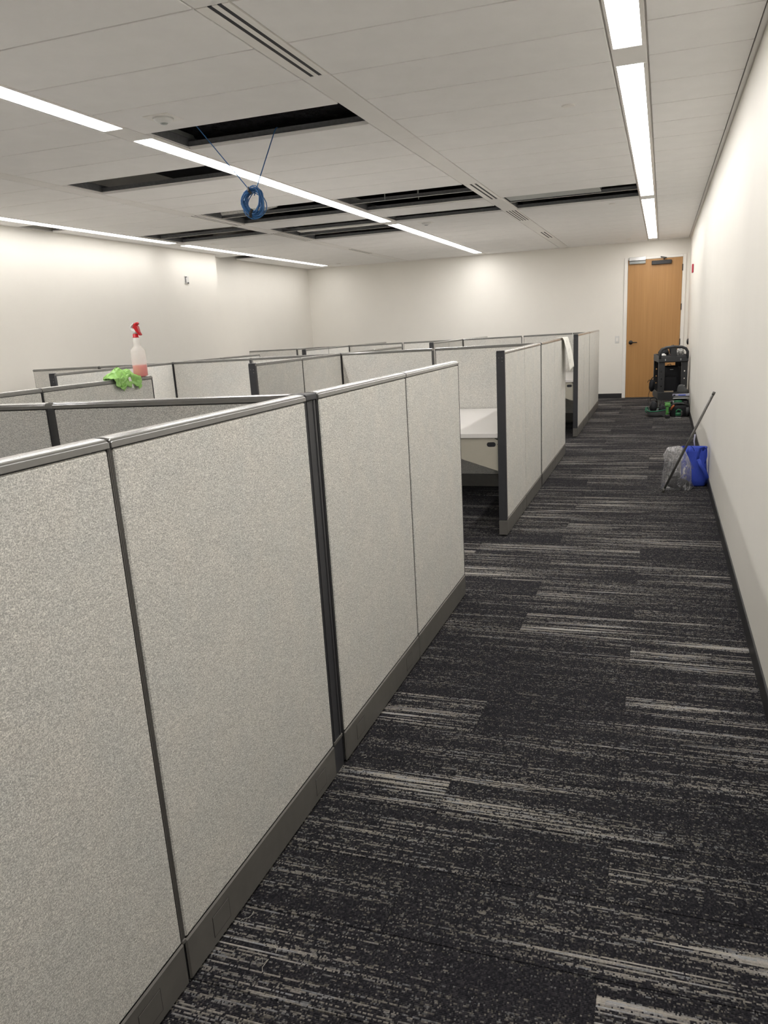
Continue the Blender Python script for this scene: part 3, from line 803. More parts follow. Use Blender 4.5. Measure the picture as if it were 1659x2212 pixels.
# ---------------------------------------------------------------- wall fittings
t = thing('light_switch', 'white light switch plate on the back wall left of the door', 'light switch', (-0.785, YB, 0.99))
MB().cbox((-0.822, YB - 0.007, 0.993), (-0.748, YB, 1.119), 0.003).build('plate', M_wplas, t)
MB().cbox((-0.803, YB - 0.011, 1.022), (-0.767, YB - 0.006, 1.090), 0.002).build('rocker', M_white, t)
t = thing('fire_alarm', 'red fire alarm on the right wall near the door', 'fire alarm', (XR, 13.02, 2.04))
MB().cbox((XR - 0.024, 12.95, 2.040), (XR, 13.09, 2.165), 0.006).build('body', M_redl, t)
MB().cbox((XR - 0.030, 12.985, 2.052), (XR - 0.023, 13.055, 2.085), 0.006).build('strobe', M_wplas, t)
t = thing('door_stop', 'small black round wall bumper on the right wall beyond the cart', 'door stop', (XR, 14.0, 0.95))
rings = [[(XR - d, 14.0 + r * math.cos(2 * math.pi * i / 16), 0.995 + r * math.sin(2 * math.pi * i / 16)) for i in range(16)] for r, d in ((0.05, 0.0), (0.05, 0.012), (0.036, 0.026), (0.01, 0.030))]
MB().loft(rings).build('bumper', M_blackp, t, True)
t = thing('wall_bracket', 'small white wall bracket with dark edge high on the left wall', 'wall bracket', (XL1, 10.15, 2.25))
MB().cbox((XL1, 10.105, 2.248), (XL1 + 0.016, 10.205, 2.352), 0.003).build('backplate', M_wplas, t)
MB().box((XL1 + 0.0155, 10.108, 2.252), (XL1 + 0.017, 10.126, 2.345)).box((XL1 + 0.0155, 10.108, 2.334), (XL1 + 0.017, 10.155, 2.346)).box((XL1 + 0.0155, 10.150, 2.250), (XL1 + 0.018, 10.190, 2.268)).build('dark_edge', M_trim, t)

# ---------------------------------------------------------------- spray bottle and cloth on the second row
bx, by = X2 + 0.004, 3.812
zc = top_at(X2) + 0.0012
t = thing('spray_bottle', 'clear spray bottle of pink liquid with red trigger on a partition top', 'spray bottle', (bx, by, zc))
MB().lathe([(0.036, 0.0), (0.040, 0.004), (0.0405, 0.06), (0.0405, 0.142), (0.0395, 0.147), (0.028, 0.160), (0.0195, 0.168), (0.0185, 0.180), (0.0182, 0.216)], (bx, by, zc), 28).build('bottle_body', M_bottle, t, True)
MB().lathe([(0.035, 0.002), (0.0385, 0.005), (0.0388, 0.062), (0.0385, 0.0635)], (bx, by, zc), 28).build('liquid', M_pink, t, True)
MB().lathe([(0.0185, 0.217), (0.0185, 0.220), (0.0168, 0.221), (0.0160, 0.236), (0.0140, 0.238)], (bx, by, zc), 20).build('collar', M_red, t, True)
MB().lathe([(0.0120, 0.238), (0.0135, 0.250), (0.0130, 0.256)], (bx, by, zc), 16).build('neck', M_wplas, t, True)
def bp(l): return [(bx + p[0], zc + p[1]) for p in l]
MB().prism(bp([(-0.016, 0.256), (0.010, 0.252), (0.000, 0.268), (-0.022, 0.270)]), 1, by - 0.011, by + 0.011).prism(
    bp([(-0.028, 0.266), (-0.022, 0.266), (-0.016, 0.282), (0.004, 0.294), (0.003, 0.300), (-0.018, 0.289)]), 1, by - 0.011, by + 0.011).build('shroud', M_wplas, t)
MB().prism(bp([(-0.008, 0.258), (0.004, 0.255), (0.012, 0.252), (0.026, 0.232), (0.033, 0.228), (0.038, 0.231), (0.030, 0.248), (0.024, 0.276), (0.018, 0.284), (0.002, 0.286), (-0.007, 0.276)]), 1, by - 0.010, by + 0.010).build('trigger', M_red, t)
MB().tube([(bx - 0.002, by, zc + 0.286), (bx + 0.020, by, zc + 0.293)], 0.0095, 14).tube([(bx + 0.018, by, zc + 0.2925), (bx + 0.029, by, zc + 0.296)], 0.0075, 14).build('nozzle', M_red, t, True)

def cloth_fn(u, v):
    # u along the run, v from the far side over the cap to the hanging side
    y = 3.530 + 0.225 * u
    hang = 0.035 + 0.035 * math.exp(-((u - 0.24) / 0.13) ** 2) + 0.040 * math.exp(-((u - 0.86) / 0.14) ** 2)
    bulge = 0.052 * math.sin(math.pi * min(1, max(0, u * 1.02))) ** 0.7
    w = 0.036
    tot = 0.03 + 2 * w + hang; s_ = v * tot
    if s_ < 0.03: x, z = X2 - w, zc - (0.03 - s_) + bulge * 0.3
    elif s_ < 0.03 + 2 * w:
        q = (s_ - 0.03) / (2 * w); x = X2 - w + 2 * w * q; z = zc + 0.003 + bulge * math.sin(math.pi * (0.12 + 0.88 * q)) ** 0.8
    else:
        q = s_ - 0.03 - 2 * w; x = X2 + w + 0.004 + 0.05 * q; z = zc + 0.003 - q + bulge * 0.25 * max(0, 1 - q / 0.03)
    k = math.sin(math.pi * u) * 0.6 + 0.4
    d = mnoise.noise(Vector((u * 7.5 + v * 2, v * 4.5, 1.3))) * 0.026 + mnoise.noise(Vector((u * 17 - v * 4, v * 9, 4.1))) * 0.015
    x += abs(d) * 0.9 * k; z += d * 0.75 * k; y += mnoise.noise(Vector((u * 7, v * 5, 9.2))) * 0.016
    if s_ <= 0.03 + 2 * w + 0.004 and abs(x - X2) < 0.034: z = max(z, zc + 0.003)
    return (x, y, z)
t = thing('cleaning_cloth', 'crumpled lime green cleaning cloth draped over a partition top beside the bottle', 'cloth', (X2, 3.65, zc))
o = MB().grid(cloth_fn, 60, 48).build('cloth_sheet', M_cloth, t, True)
sm = o.modifiers.new('thick', 'SOLIDIFY'); sm.thickness = 0.0025
MB().grid(lambda u, v: (X2 + 0.050 + 0.006 * v, 3.632 + 0.022 * u + 0.012 * v, zc + 0.006 - 0.062 * v), 2, 6).build('care_tag', M_paper, t).modifiers.new('thick', 'SOLIDIFY').thickness = 0.0006

# ---------------------------------------------------------------- paper over the aisle partition
def paper_fn(u, v):
    # u across, v from the far side of the cap, over it and down outside
    y = 8.22 + 0.33 * u + 0.05 * v * v
    q = v * 0.42
    ztop = top_at(X1) + 0.003
    if q < 0.07: x = X1 - 0.035 + q; z = ztop
    else:
        a = (q - 0.07) / 0.35
        x = X1 + 0.035 + 0.075 * math.sin(a * 1.25) + 0.010 * u
        z = ztop + 0.012 * math.sin(min(1, a * 4) * math.pi) * (0.4 + 0.6 * u) - 0.315 * a ** 1.35 - 0.035 * a * (1 - u)
    return (x, y, z)
t = thing('paper_sheet', 'white paper sheet draped over the top of an aisle partition', 'paper', (X1 + 0.04, 8.4, 0.95))
MB().grid(paper_fn, 8, 24).build('sheet', M_paper, t, True).modifiers.new('thick', 'SOLIDIFY').thickness = 0.0005
for (u0, v0, u1, v1) in ((0.35, 0.62, 0.55, 0.55), (0.3, 0.45, 0.42, 0.40), (0.2, 0.85, 0.32, 0.78), (0.45, 0.38, 0.5, 0.33)):
    pts = [Vector(paper_fn(u0 + (u1 - u0) * i / 4, v0 + (v1 - v0) * i / 4)) + Vector((0.0012, -0.0004, 0.0006)) for i in range(5)]
    MB().tube(pts, 0.0011, 5).build('pencil_mark', M_ink, t)

# ---------------------------------------------------------------- clear clip on the far cross wall
t = thing('plastic_clip', 'clear wire loop hooked over the far cross partition beside the second entrance', 'clip', (-1.222, PY[2] - 0.03, 1.11))
cy_ = PY[2] - 0.036
MB().tube([(-1.232, cy_, 1.215), (-1.240, cy_, 1.185), (-1.238, cy_, 1.145), (-1.226, cy_, 1.116), (-1.206, cy_, 1.120), (-1.208, cy_, 1.150), (-1.212, cy_, 1.190), (-1.216, cy_, 1.212)], 0.004, 8, True).build('loop', M_wplas, t, True)
MB().tube([(-1.222, cy_, 1.214), (-1.222, cy_, 1.268), (-1.222, PY[2], 1.2705), (-1.222, PY[2] + 0.034, 1.266)], 0.003, 6).build('hook', M_wplas, t, True)

# ---------------------------------------------------------------- hanging blue cable
t = thing('cable_coil', 'coil of blue network cable hanging by two strands from a ceiling opening', 'cable', (-2.565, 4.82, 2.22))
cc = Vector((-2.565, 4.82, 2.292)); rr = random.Random(3)
for k in range(20):
    ra = 0.050 + 0.030 * rr.random(); ox, oz, oy = rr.gauss(0, 0.007), rr.gauss(0, 0.007), rr.gauss(0, 0.011)
    e = 1.08 + 0.16 * rr.random(); ph = rr.random() * 6; w2 = 0.005 * rr.random()
    pts = [(cc.x + ox + (ra + w2 * math.sin(3 * a + ph)) * math.cos(a), cc.y + oy + 0.016 * math.sin(2 * a + ph), cc.z + oz + (ra + w2 * math.cos(2 * a + ph)) * e * math.sin(a)) for a in [2 * math.pi * i / 24 for i in range(24)]]
    MB().tube(pts, 0.0033, 6, True).build('cable_turn', M_bluec, t, True)
MB().tube([(-2.826, 4.5575, H + 0.0565), (-2.822, 4.567, H + 0.0562), (-2.815, 4.582, H + 0.046), (-2.80, 4.61, H + 0.015), (-2.585, 4.82, 2.365), (-2.575, 4.815, 2.33)], 0.0034, 6).build('strand', M_bluec, t, True)
MB().tube([(-2.462, 5.055, H + 0.0565), (-2.463, 5.046, H + 0.0562), (-2.465, 5.032, H + 0.046), (-2.470, 5.01, H + 0.015), (-2.545, 4.83, 2.365), (-2.553, 4.815, 2.33)], 0.0034, 6).build('strand', M_bluec, t, True)
for (q, az, l) in (((-0.010, 0.066), 0.5, 0.045), ((-0.012, -0.070), -0.3, 0.05)):
    MB().tube([(cc.x + q[0] - l * 0.5 * math.sin(az), cc.y - 0.022, cc.z + q[1] + l * 0.5 * math.cos(az)), (cc.x + q[0], cc.y - 0.034, cc.z + q[1]), (cc.x + q[0] + l * 0.5 * math.sin(az), cc.y - 0.022, cc.z + q[1] - l * 0.5 * math.cos(az))], 0.010, 8, False, 0.005).build('cable_tie', M_blackp, t)

# ---------------------------------------------------------------- pole against the right wall
t = thing('broom_handle', 'plain grey broom handle leaning against the right wall beside the bags', 'pole', (0.047, 6.643, 0))
p0, p1 = Vector((0.047, 6.643, 0.011)), Vector((0.3985, 6.514, 0.837))
d = (p1 - p0)
MB().tube([p0, p1], 0.0098, 12).build('tube', M_pole, t, True)
MB().tube([p0 - d * 0.006, p0 + d * 0.03], 0.0125, 12).build('foot_cap', M_pole, t, True)
MB().tube([p0 + d * 0.975, p1 + d * 0.002], 0.0112, 12).build('end_cap', M_pole, t, True)
MB().tube([p0 + d * 0.935 + Vector((0, -0.010, 0)), p0 + d * 0.945 + Vector((0, -0.014, 0))], 0.004, 8).build('button', M_pole, t)

# ---------------------------------------------------------------- blue tote and clear bag
t = thing('tote_bag', 'blue fabric tote bag on the carpet against the right wall', 'bag', (0.30, 6.98, 0))
prof = [(0.0, 0.085, 0.075), (0.012, 0.098, 0.085), (0.06, 0.104, 0.088), (0.14, 0.104, 0.082), (0.22, 0.100, 0.068), (0.29, 0.098, 0.052), (0.330, 0.098, 0.044)]
rings = [ring_se(0.300 - 0.008 * (z / 0.33), 6.985 + 0.05 * z, z + 0.001, rx, ry, 36, 4.0, 0.020 if z > 0.005 else 0.0, 3.3, 0.0) for z, rx, ry in prof]
rings += [[(0.292 + (p[0] - 0.292) * 0.97, 6.98 + (p[1] - 6.98) * 0.9, p[2] - 0.03) for p in rings[-1]]]
MB().loft(rings).build('bag_body', M_blueb, t, True)
yf = 6.965 - 0.10
MB().tube([(0.235, yf + 0.03, 0.290), (0.238, yf + 0.045, 0.335), (0.262, yf + 0.055, 0.350), (0.285, yf + 0.05, 0.328), (0.288, yf + 0.045, 0.31)], 0.010, 8, False, 0.003).build('handle', M_blueb, t, True)
MB().tube([(0.318, yf + 0.012, 0.240), (0.318, yf + 0.018, 0.280), (0.336, yf + 0.012, 0.335), (0.365, yf + 0.010, 0.347), (0.385, yf + 0.012, 0.325), (0.388, yf + 0.008, 0.27), (0.375, yf - 0.006, 0.21)], 0.013, 8, False, 0.003).build('handle', M_blueb, t, True)
MB().tube([(0.322, yf + 0.006, 0.245), (0.345, yf - 0.010, 0.190), (0.378, yf - 0.014, 0.140), (0.398, yf + 0.0, 0.085), (0.396, yf + 0.03, 0.03)], 0.016, 8, False, 0.003).build('shoulder_strap', M_blueb, t, True)
MB().tube([(0.300, 7.10, 0.300), (0.292, 7.12, 0.36), (0.298, 7.13, 0.42)], 0.006, 6, False, 0.002).build('drawstring', M_lav, t, True)

t = thing('plastic_bag', 'clear crinkled plastic bag with dark contents in front of the blue tote', 'bag', (0.155, 6.80, 0))
prof = [(0.0, 0.105, 0.06), (0.012, 0.118, 0.068), (0.07, 0.118, 0.068), (0.15, 0.112, 0.062), (0.23, 0.104, 0.062), (0.30, 0.090, 0.048), (0.350, 0.070, 0.030), (0.368, 0.052, 0.012)]
rings = [ring_se(0.160 - 0.14 * max(0, z - 0.1) ** 1.2, 6.785, z + 0.001, rx, ry, 44, 3.0, 0.034 if z > 0.005 else 0, 8.1, 0.02 if z > 0.3 else 0) for z, rx, ry in prof]
MB().loft(rings).build('film', M_film, t, True)
MB().grid(lambda u, v: (0.215 + 0.065 * u, 6.735 - 0.02 * math.sin(u * 5 + v * 3), 0.275 - 0.085 * u + 0.10 * (v - 0.5) * (1 - 0.7 * u)), 8, 6).build('film_flap', M_film, t, True)
solid('black_pouch', lump((0.17, 6.80, 0.046), (0.095, 0.055, 0.042), 1.9, 0.2), M_nylon, 'black pouch lying in the bottom of the clear plastic bag', 'pouch', None, True)
solid('grey_wipe', lump((0.13, 6.80, 0.118), (0.06, 0.04, 0.026), 4.4, 0.4), M_grayn, 'grey crumpled wipe on top of the pouch in the clear plastic bag', 'cloth', None, True)

# ---------------------------------------------------------------- utility cart
cart = thing('utility_cart', 'black plastic two shelf utility cart with arched handle beside the door', 'cart', (0.128, 12.89, 0), None, math.radians(6.5), True)
cw, cl = 0.213, 0.37
def tray(z0, z1, nm, wall=0.014):
    f = 0.022
    mb = MB().box((-cw + 0.01, -cl + 0.01, z0 + f), (cw - 0.01, cl - 0.01, z0 + f + 0.012))
    mb.cbox((-cw, -cl, z0), (cw, -cl + wall, z1), 0.005).cbox((-cw, cl - wall, z0), (cw, cl, z1), 0.005)
    mb.cbox((-cw, -cl + wall, z0), (-cw + wall, cl - wall, z1), 0.005).cbox((cw - wall, -cl + wall, z0), (cw, cl - wall, z1), 0.005)
    return mb.build(nm, M_cart, cart)
tray(0.745, 0.848, 'top_tray'); tray(0.185, 0.300, 'bottom_tray')
def holed(x0, x1, y0, y1, z0, z1, holes, r=0.011):
    """upright plate facing -y with round through holes"""
    mb = MB(); cx = (x0 + x1) / 2
    cuts = sorted(holes); zz = z0
    def seg(za, zb): mb.box((x0, y0, za), (x1, y1, zb))
    for hz_ in cuts:
        a, b = hz_ - 0.02, hz_ + 0.02
        seg(zz, a); zz = b
        outer = [(x1, hz_), (x1, b), (cx, b), (x0, b), (x0, hz_), (x0, a), (cx, a), (x1, a)]
        inner = [(cx + r * math.cos(math.pi / 4 * i), hz_ + r * math.sin(math.pi / 4 * i)) for i in range(8)]
        vs_ = [(p[0], yy, p[1]) for yy in (y0, y1) for p in outer] + [(p[0], yy, p[1]) for yy in (y0, y1) for p in inner]
        fs_ = []
        for i in range(8):
            j = (i + 1) % 8
            fs_ += [(i, j, 16 + j, 16 + i), (8 + j, 8 + i, 24 + i, 24 + j), (16 + i, 16 + j, 24 + j, 24 + i), (j, i, 8 + i, 8 + j)]
        mb.add(vs_, fs_)
    seg(zz, z1)
    return mb
HZ = (0.390, 0.500, 0.610)
for sx in (-1, 1):
    for sy in (-1, 1):
        xo = sx * (cw - 0.004); xi = sx * (cw - 0.092)
        x0_, x1_ = sorted((xo, xi)); ye = sy * (cl - 0.004)
        y0_, y1_ = sorted((ye, ye - sy * 0.012))
        up = holed(x0_, x1_, y0_, y1_, 0.300, 0.745, HZ).build('upright', M_cart, cart)
        q0, q1 = sorted((xo, xo - sx * 0.010)); w0, w1 = sorted((ye - sy * 0.012, ye - sy * 0.075))
        MB().box((q0, w0, 0.300), (q1, w1, 0.745)).build('side_flange', M_cart, up)
# arched handle over the near end
arch = [(-0.195, 0.80), (-0.195, 0.895), (-0.170, 0.940), (-0.115, 0.965), (0.0, 0.975), (0.115, 0.965), (0.170, 0.940), (0.195, 0.895), (0.195, 0.80)]
ym = -cl - 0.012
hd = MB().tube([(x, ym, z) for x, z in arch], 0.021, 10).build('handle', M_cart, cart, True)
MB().cbox((-0.212, ym - 0.016, 0.752), (0.212, ym + 0.014, 0.835), 0.006).cbox((-0.045, ym - 0.014, 0.83), (0.040, ym + 0.014, 0.968), 0.006).build('handle_panel', M_cart, hd)
for x in (-0.12, 0.10):
    MB().cbox((x - 0.008, ym - 0.019, 0.772), (x + 0.008, ym - 0.015, 0.800), 0.001).build('catch', M_steel, hd)
for sx in (-1, 1):
    for sy in (-1, 1):
        c = MB().tube([(sx * 0.165 - 0.014, sy * 0.30, 0.052), (sx * 0.165 + 0.014, sy * 0.30, 0.052)], 0.051, 18).build('caster', M_blackp, cart)
        MB().cbox((sx * 0.165 - 0.022, sy * 0.30 - 0.03, 0.07), (sx * 0.165 - 0.016, sy * 0.30 + 0.03, 0.186), 0.002).cbox((sx * 0.165 + 0.016, sy * 0.30 - 0.03, 0.07), (sx * 0.165 + 0.022, sy * 0.30 + 0.03, 0.186), 0.002).cbox((sx * 0.165 - 0.03, sy * 0.30 - 0.035, 0.165), (sx * 0.165 + 0.03, sy * 0.30 + 0.035, 0.186), 0.003).build('caster_fork', M_steel, c)
# load of the cart (own things)
zt = 0.780
solid('white_bag', lump((0.015, 12.66, zt + 0.05), (0.055, 0.06, 0.045), 2.2, 0.3), M_wplas, 'crumpled white plastic bag on the top tray of the cart', 'bag', None, True)
solid('wool_hat', lump((0.025, 12.83, zt + 0.105), (0.075, 0.09, 0.07), 5.1, 0.25), M_nylon, 'black knitted hat heaped on the left of the cart top', 'cap', None, True)
t = thing('product_box', 'small red and black package behind the cart handle', 'box', (0.155, 12.66, zt))
MB().cbox((0.105, 12.62, zt), (0.205, 12.70, zt + 0.082), 0.003).build('carton', M_blackp, t)
MB().cbox((0.125, 12.617, zt + 0.045), (0.195, 12.621, zt + 0.078), 0.001).build('red_label', M_redl, t)
solid('printed_bag', lump((0.265, 12.74, zt + 0.09), (0.058, 0.08, 0.085), 7.4, 0.15), M_print, 'black and white patterned bag on the right of the cart top', 'bag', None, True)
solid('work_glove', lump((0.155, 12.84, zt + 0.130), (0.05, 0.06, 0.075), 9.3, 0.35), M_nylon, 'black work gloves heaped in the cart top behind the handle post', 'gloves', None, True)
# backpack on the lower tray
t = thing('backpack', 'black backpack standing on the lower tray of the cart', 'backpack', (0.14, 12.90, 0.225))
rings = [ring_se(0.140, 12.90, z, rx, ry, 30, 3.5, 0.014, 6.6) for z, rx, ry in ((0.222, 0.13, 0.09), (0.24, 0.150, 0.11), (0.40, 0.152, 0.115), (0.56, 0.146, 0.105), (0.645, 0.138, 0.085), (0.672, 0.11, 0.05), (0.678, 0.06, 0.02))]
MB().loft(rings).build('pack_body', M_nylon, t, True)
rings = [[(0.140 + (p[0] - 0.14) * 0.72, 12.80 + (p[1] - 12.9) * 0.35, 0.24 + (p[2] - 0.222) * 0.62) for p in r] for r in rings]
MB().loft(rings).build('front_pocket', M_nylon, t, True)
MB().cbox((0.125, 12.775, 0.618), (0.175, 12.783, 0.628), 0.001).build('tag', M_steel, t)
MB().tube([(0.10, 12.90, 0.66), (0.09, 12.89, 0.69), (0.13, 12.89, 0.70), (0.15, 12.90, 0.67)], 0.006, 6).build('loop', M_nylon, t, True)
solid('wood_offcut', MB().cbox((0.045, 12.60, 0.222), (0.185, 12.70, 0.306), 0.003), M_wood2, 'pale block at the front of the lower cart tray', 'block')
# pouch hung on the left of the cart
t = thing('hanging_pouch', 'small black pouch with loose straps hanging on the left side of the cart', 'pouch', (-0.15, 12.8, 0.30))
lump((-0.135, 12.80, 0.385), (0.045, 0.10, 0.095), 3.9, 0.18).build('pouch_body', M_nylon, t, True)
MB().tube([(-0.145, 12.78, 0.46), (-0.175, 12.74, 0.475), (-0.195, 12.70, 0.455), (-0.198, 12.69, 0.44)], 0.006, 6, False, 0.003).tube([(-0.15, 12.76, 0.470), (-0.135, 12.74, 0.50), (-0.105, 12.75, 0.52)], 0.006, 6).build('strap_end', M_nylon, t, True)
MB().tube([(-0.160, 12.76, 0.31), (-0.180, 12.70, 0.25), (-0.176, 12.66, 0.15), (-0.172, 12.66, 0.10)], 0.006, 6, False, 0.003).build('strap', M_nylon, t, True)

# ---------------------------------------------------------------- tools on the floor before the cart
t = thing('tool_tote', 'open grey and black tool tote with green piping on the carpet', 'tool bag', (-0.04, 12.06, 0))
ro = [ring_se(-0.035, 12.07, z, rx, ry, 32, 4.0, 0.008, 1.2) for z, rx, ry in ((0.001, 0.130, 0.150), (0.012, 0.140, 0.160), (0.085, 0.148, 0.166))]
ri = [ring_se(-0.035, 12.07, z, rx, ry, 32, 4.0, 0.008, 1.2) for z, rx, ry in ((0.085, 0.138, 0.156), (0.02, 0.130, 0.148))]
MB().loft(ro + ri).build('tote_body', M_grayn, t, True)
MB().tube([(p[0], p[1], 0.088 + 0.010 * math.sin(i * 0.5)) for i, p in enumerate(ring_se(-0.035, 12.07, 0.088, 0.150, 0.168, 32, 4.0))], 0.007, 8, True).build('green_piping', M_gtrim, t, True)
MB().tube([(-0.185, 12.00, 0.05), (-0.205, 11.99, 0.075), (-0.205, 12.02, 0.115), (-0.185, 12.05, 0.13), (-0.165, 12.06, 0.10)], 0.006, 8).build('green_loop', M_gtrim, t, True)
solid('black_holster', lump((-0.095, 12.10, 0.125), (0.055, 0.10, 0.09), 2.7, 0.22), M_nylon, 'black tool holster standing in the open tote, left', 'holster', None, True)
solid('black_case', lump((0.035, 12.06, 0.095), (0.055, 0.09, 0.06), 6.1, 0.25), M_nylon, 'black soft case in the open tote, right', 'case', None, True)
solid('strap_bundle', MB().tube([(-0.10 + 0.05 * math.cos(i * 0.8), 12.20 + 0.01 * i, 0.22 + 0.035 * math.sin(i * 0.8)) for i in range(9)], 0.010, 8, False, 0.004), M_nylon, 'loop of black strap sticking up behind the tote', 'strap', None, True)
solid('grey_flap', MB().prism([(0.005, 0.072), (0.075, 0.098), (0.128, 0.066), (0.118, 0.03), (0.055, 0.004), (0.030, 0.022)], 1, 11.875, 11.882), M_grayn, 'grey cloth flap leaning on the front of the tote', 'cloth')
# upright driver
def driver_body(nm, label, x, y, z, mat, mat2):
    t = thing(nm, label, 'power tool', (x, y, z))
    MB().cbox((x - 0.036, y - 0.036, z), (x + 0.030, y + 0.036, z + 0.052), 0.008).build('battery', M_blackp, t)
    MB().loft([ring_se(x - 0.008, y, z + q, rx, 0.020, 16, 2.5) for q, rx in ((0.050, 0.026), (0.085, 0.019), (0.13, 0.020), (0.165, 0.026))]).build('grip', mat, t, True)
    MB().cbox((x - 0.045, y - 0.026, z + 0.160), (x + 0.036, y + 0.026, z + 0.212), 0.010).build('motor_housing', mat2, t)
    MB().cbox((x - 0.040, y - 0.030, z + 0.170), (x + 0.010, y + 0.030, z + 0.178), 0.002).build('vent_band', M_blackp, t)
    MB().cbox((x + 0.010, y - 0.010, z + 0.120), (x + 0.022, y + 0.010, z + 0.155), 0.003).build('trigger', M_blackp, t)
    MB().tube([(x - 0.050, y, z + 0.222), (x + 0.030, y, z + 0.224)], 0.006, 8).build('rail', mat2, t)
    return t
driver_body('impact_driver', 'green cordless driver standing on its black battery between the two bags', 0.108, 11.74, 0.0, M_lime, M_lime)
# big black bag against the wall
t = thing('tool_bag', 'large black tool bag with zipped top against the right wall', 'tool bag', (0.27, 12.0, 0))
rings = [ring_se(0.270, 12.01 + dy, z, rx, ry, 30, 3.6, 0.010, 5.5) for z, rx, ry, dy in ((0.001, 0.125, 0.150, 0), (0.02, 0.133, 0.160, 0), (0.12, 0.133, 0.162, 0), (0.165, 0.130, 0.158, 0), (0.178, 0.126, 0.112, 0.04), (0.22, 0.12, 0.10, 0.05), (0.235, 0.09, 0.08, 0.05))]
MB().loft(rings).build('bag_body', M_nylon, t, True)
MB().tube([(0.16, 11.86, 0.17), (0.20, 11.85, 0.20), (0.30, 11.85, 0.20), (0.385, 11.87, 0.17)], 0.012, 8, False, 0.005).build('top_seam', M_grayn, t, True)
MB().loft([[(0.375 + 0.026 * math.cos(a), 11.885 + 0.03 * math.sin(a), z) for a in [2 * math.pi * i / 14 for i in range(14)]] for z in (0.01, 0.05, 0.12, 0.135)]).build('side_pocket', M_grayn, t, True)
solid('folded_tarp', lump((0.285, 12.03, 0.262), (0.112, 0.11, 0.028), 1.1, 0.12), M_grayn, 'grey folded sheet on top of the large tool bag', 'sheet', None, True)
t = thing('spirit_level', 'pale lilac level lying on top of the tool bag', 'level', (0.285, 11.92, 0.296))
MB().cbox((0.165, 11.885, 0.297), (0.400, 11.925, 0.327), 0.004).build('bar', M_lav, t)
MB().cbox((0.175, 11.883, 0.303), (0.205, 11.886, 0.321), 0.002).build('grip_hole', M_slot, t)
MB().cbox((0.245, 11.8835, 0.304), (0.345, 11.8855, 0.319), 0.002).build('face_strip', M_blueb, t)
solid('white_strip', MB().cbox((0.170, 11.868, 0.262), (0.395, 11.884, 0.272), 0.003), M_wplas, 'thin white strip lying under the lilac level', 'strip')
solid('grey_satchel', MB().loft([ring_se(0.318 - (z - 0.3) * 0.25, 12.16, z, rx, ry, 24, 2.6, 0.012, 8.8) for z, rx, ry in ((0.300, 0.068, 0.05), (0.312, 0.08, 0.06), (0.36, 0.076, 0.056), (0.41, 0.052, 0.045), (0.438, 0.028, 0.028))]), M_grayn, 'grey satchel on top of the tool bag by the wall', 'satchel', None, True)
# drill lying on the bag
t = thing('cordless_drill', 'green cordless drill with black chuck lying across the tool bag', 'power tool', (0.26, 11.885, 0.18))
zd, yd = 0.210, 11.885
MB().tube([(0.118, yd, zd), (0.140, yd, zd), (0.170, yd, zd)], [0.013, 0.020, 0.022], 14).build('chuck', M_blackp, t, True)
MB().tube([(0.170, yd, zd), (0.190, yd, zd + 0.001)], [0.023, 0.025], 14).build('collar', M_steel, t, True)
MB().tube([(0.190, yd, zd + 0.001), (0.225, yd, zd + 0.003), (0.270, yd, zd + 0.003), (0.300, yd, zd + 0.006)], [0.026, 0.029, 0.028, 0.018], 16).build('motor_housing', M_green, t, True)
MB().tube([(0.245, yd + 0.005, zd - 0.01), (0.290, yd + 0.01, zd - 0.012), (0.330, yd + 0.012, zd - 0.02)], [0.018, 0.016, 0.018], 12).build('grip', M_green, t, True)
MB().cbox((0.318, yd - 0.03, zd - 0.028), (0.372, yd + 0.025, zd + 0.008), 0.006).build('battery', M_blackp, t)
solid('orange_handle', MB().tube([(0.150, 11.838, 0.105), (0.168, 11.832, 0.145), (0.195, 11.832, 0.175)], [0.012, 0.015, 0.012], 10), M_orange, 'orange tool handle leaning on the tool bag under the drill', 'tool', None, True)
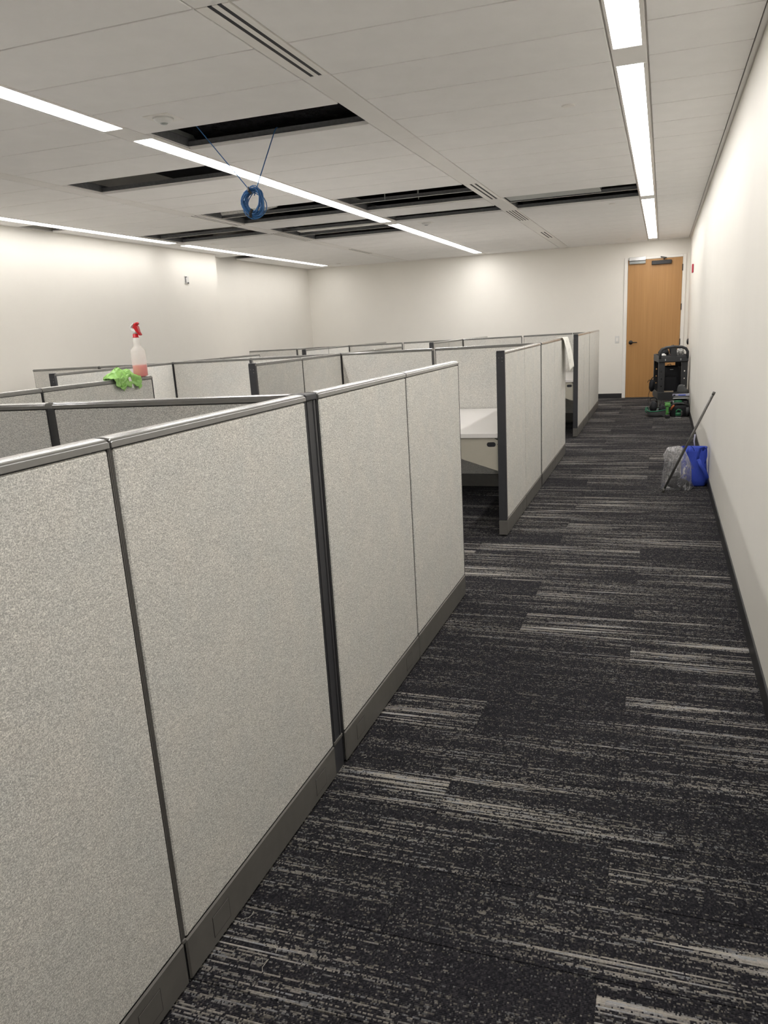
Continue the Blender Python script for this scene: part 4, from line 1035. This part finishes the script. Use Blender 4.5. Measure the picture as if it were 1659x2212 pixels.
# sander on the floor
t = thing('sander', 'small green power sander with grey base plate on the carpet before the tool bag', 'power tool', (0.250, 11.74, 0))
MB().cbox((0.205, 11.70, 0.0), (0.295, 11.79, 0.012), 0.002).build('base_plate', M_chrome, t)
MB().cbox((0.214, 11.71, 0.012), (0.292, 11.785, 0.030), 0.004).build('shoe', M_blackp, t)
MB().loft([ring_se(0.250, 11.747, z, rx, ry, 20, 3) for z, rx, ry in ((0.030, 0.038, 0.036), (0.06, 0.040, 0.036), (0.075, 0.030, 0.030))]).build('motor_housing', M_green, t, True)
MB().tube([(0.222, 11.747, 0.07), (0.226, 11.747, 0.105), (0.250, 11.747, 0.120), (0.280, 11.747, 0.112), (0.290, 11.747, 0.075)], 0.011, 10).build('grip', M_green, t, True)
MB().cbox((0.285, 11.725, 0.03), (0.306, 11.77, 0.10), 0.005).build('battery', M_pole, t)
solid('knee_pad', MB().tube([(0.375, 11.80, 0.04), (0.378, 11.80, 0.09), (0.375, 11.80, 0.14)], [0.022, 0.026, 0.018], 12), M_grayn, 'rolled grey pad standing at the wall beside the tool bag', 'pad', None, True)
solid('cable_strap', MB().cbox((-0.006, -0.19, 0.0), (0.006, 0.19, 0.004), 0.001).mapped(lambda p: (0.105 + p[0] * 0.99 + p[1] * 0.16, 11.30 + p[1], 0.0005 + p[2])), M_nylon, 'thin black strap lying flat on the carpet before the tools', 'strap')

# ---------------------------------------------------------------- lint on the carpet
def thread(pts, label):
    solid('thread', MB().tube([(x, y, 0.0012 + 0.002 * (i % 2)) for i, (x, y) in enumerate(pts)], 0.0006, 5), M_thread, label, 'thread', 'loose white threads on the carpet')
thread([(-0.955, 1.432), (-0.952, 1.418), (-0.958, 1.408), (-0.966, 1.402)], 'short loose white thread on the carpet nearest the second outlet cover')
thread([(-0.870, 1.335), (-0.850, 1.342), (-0.838, 1.335), (-0.834, 1.322)], 'curled white thread on the carpet, upper of the two near the skirting')
thread([(-0.872, 1.290), (-0.858, 1.300), (-0.850, 1.284), (-0.842, 1.300), (-0.846, 1.276), (-0.838, 1.262)], 'tangled white thread on the carpet, lower of the two near the skirting')
thread([(-0.952, 2.200), (-0.938, 2.205), (-0.932, 2.196), (-0.938, 2.186)], 'small pale thread on the carpet beside the foot of the first dark post')
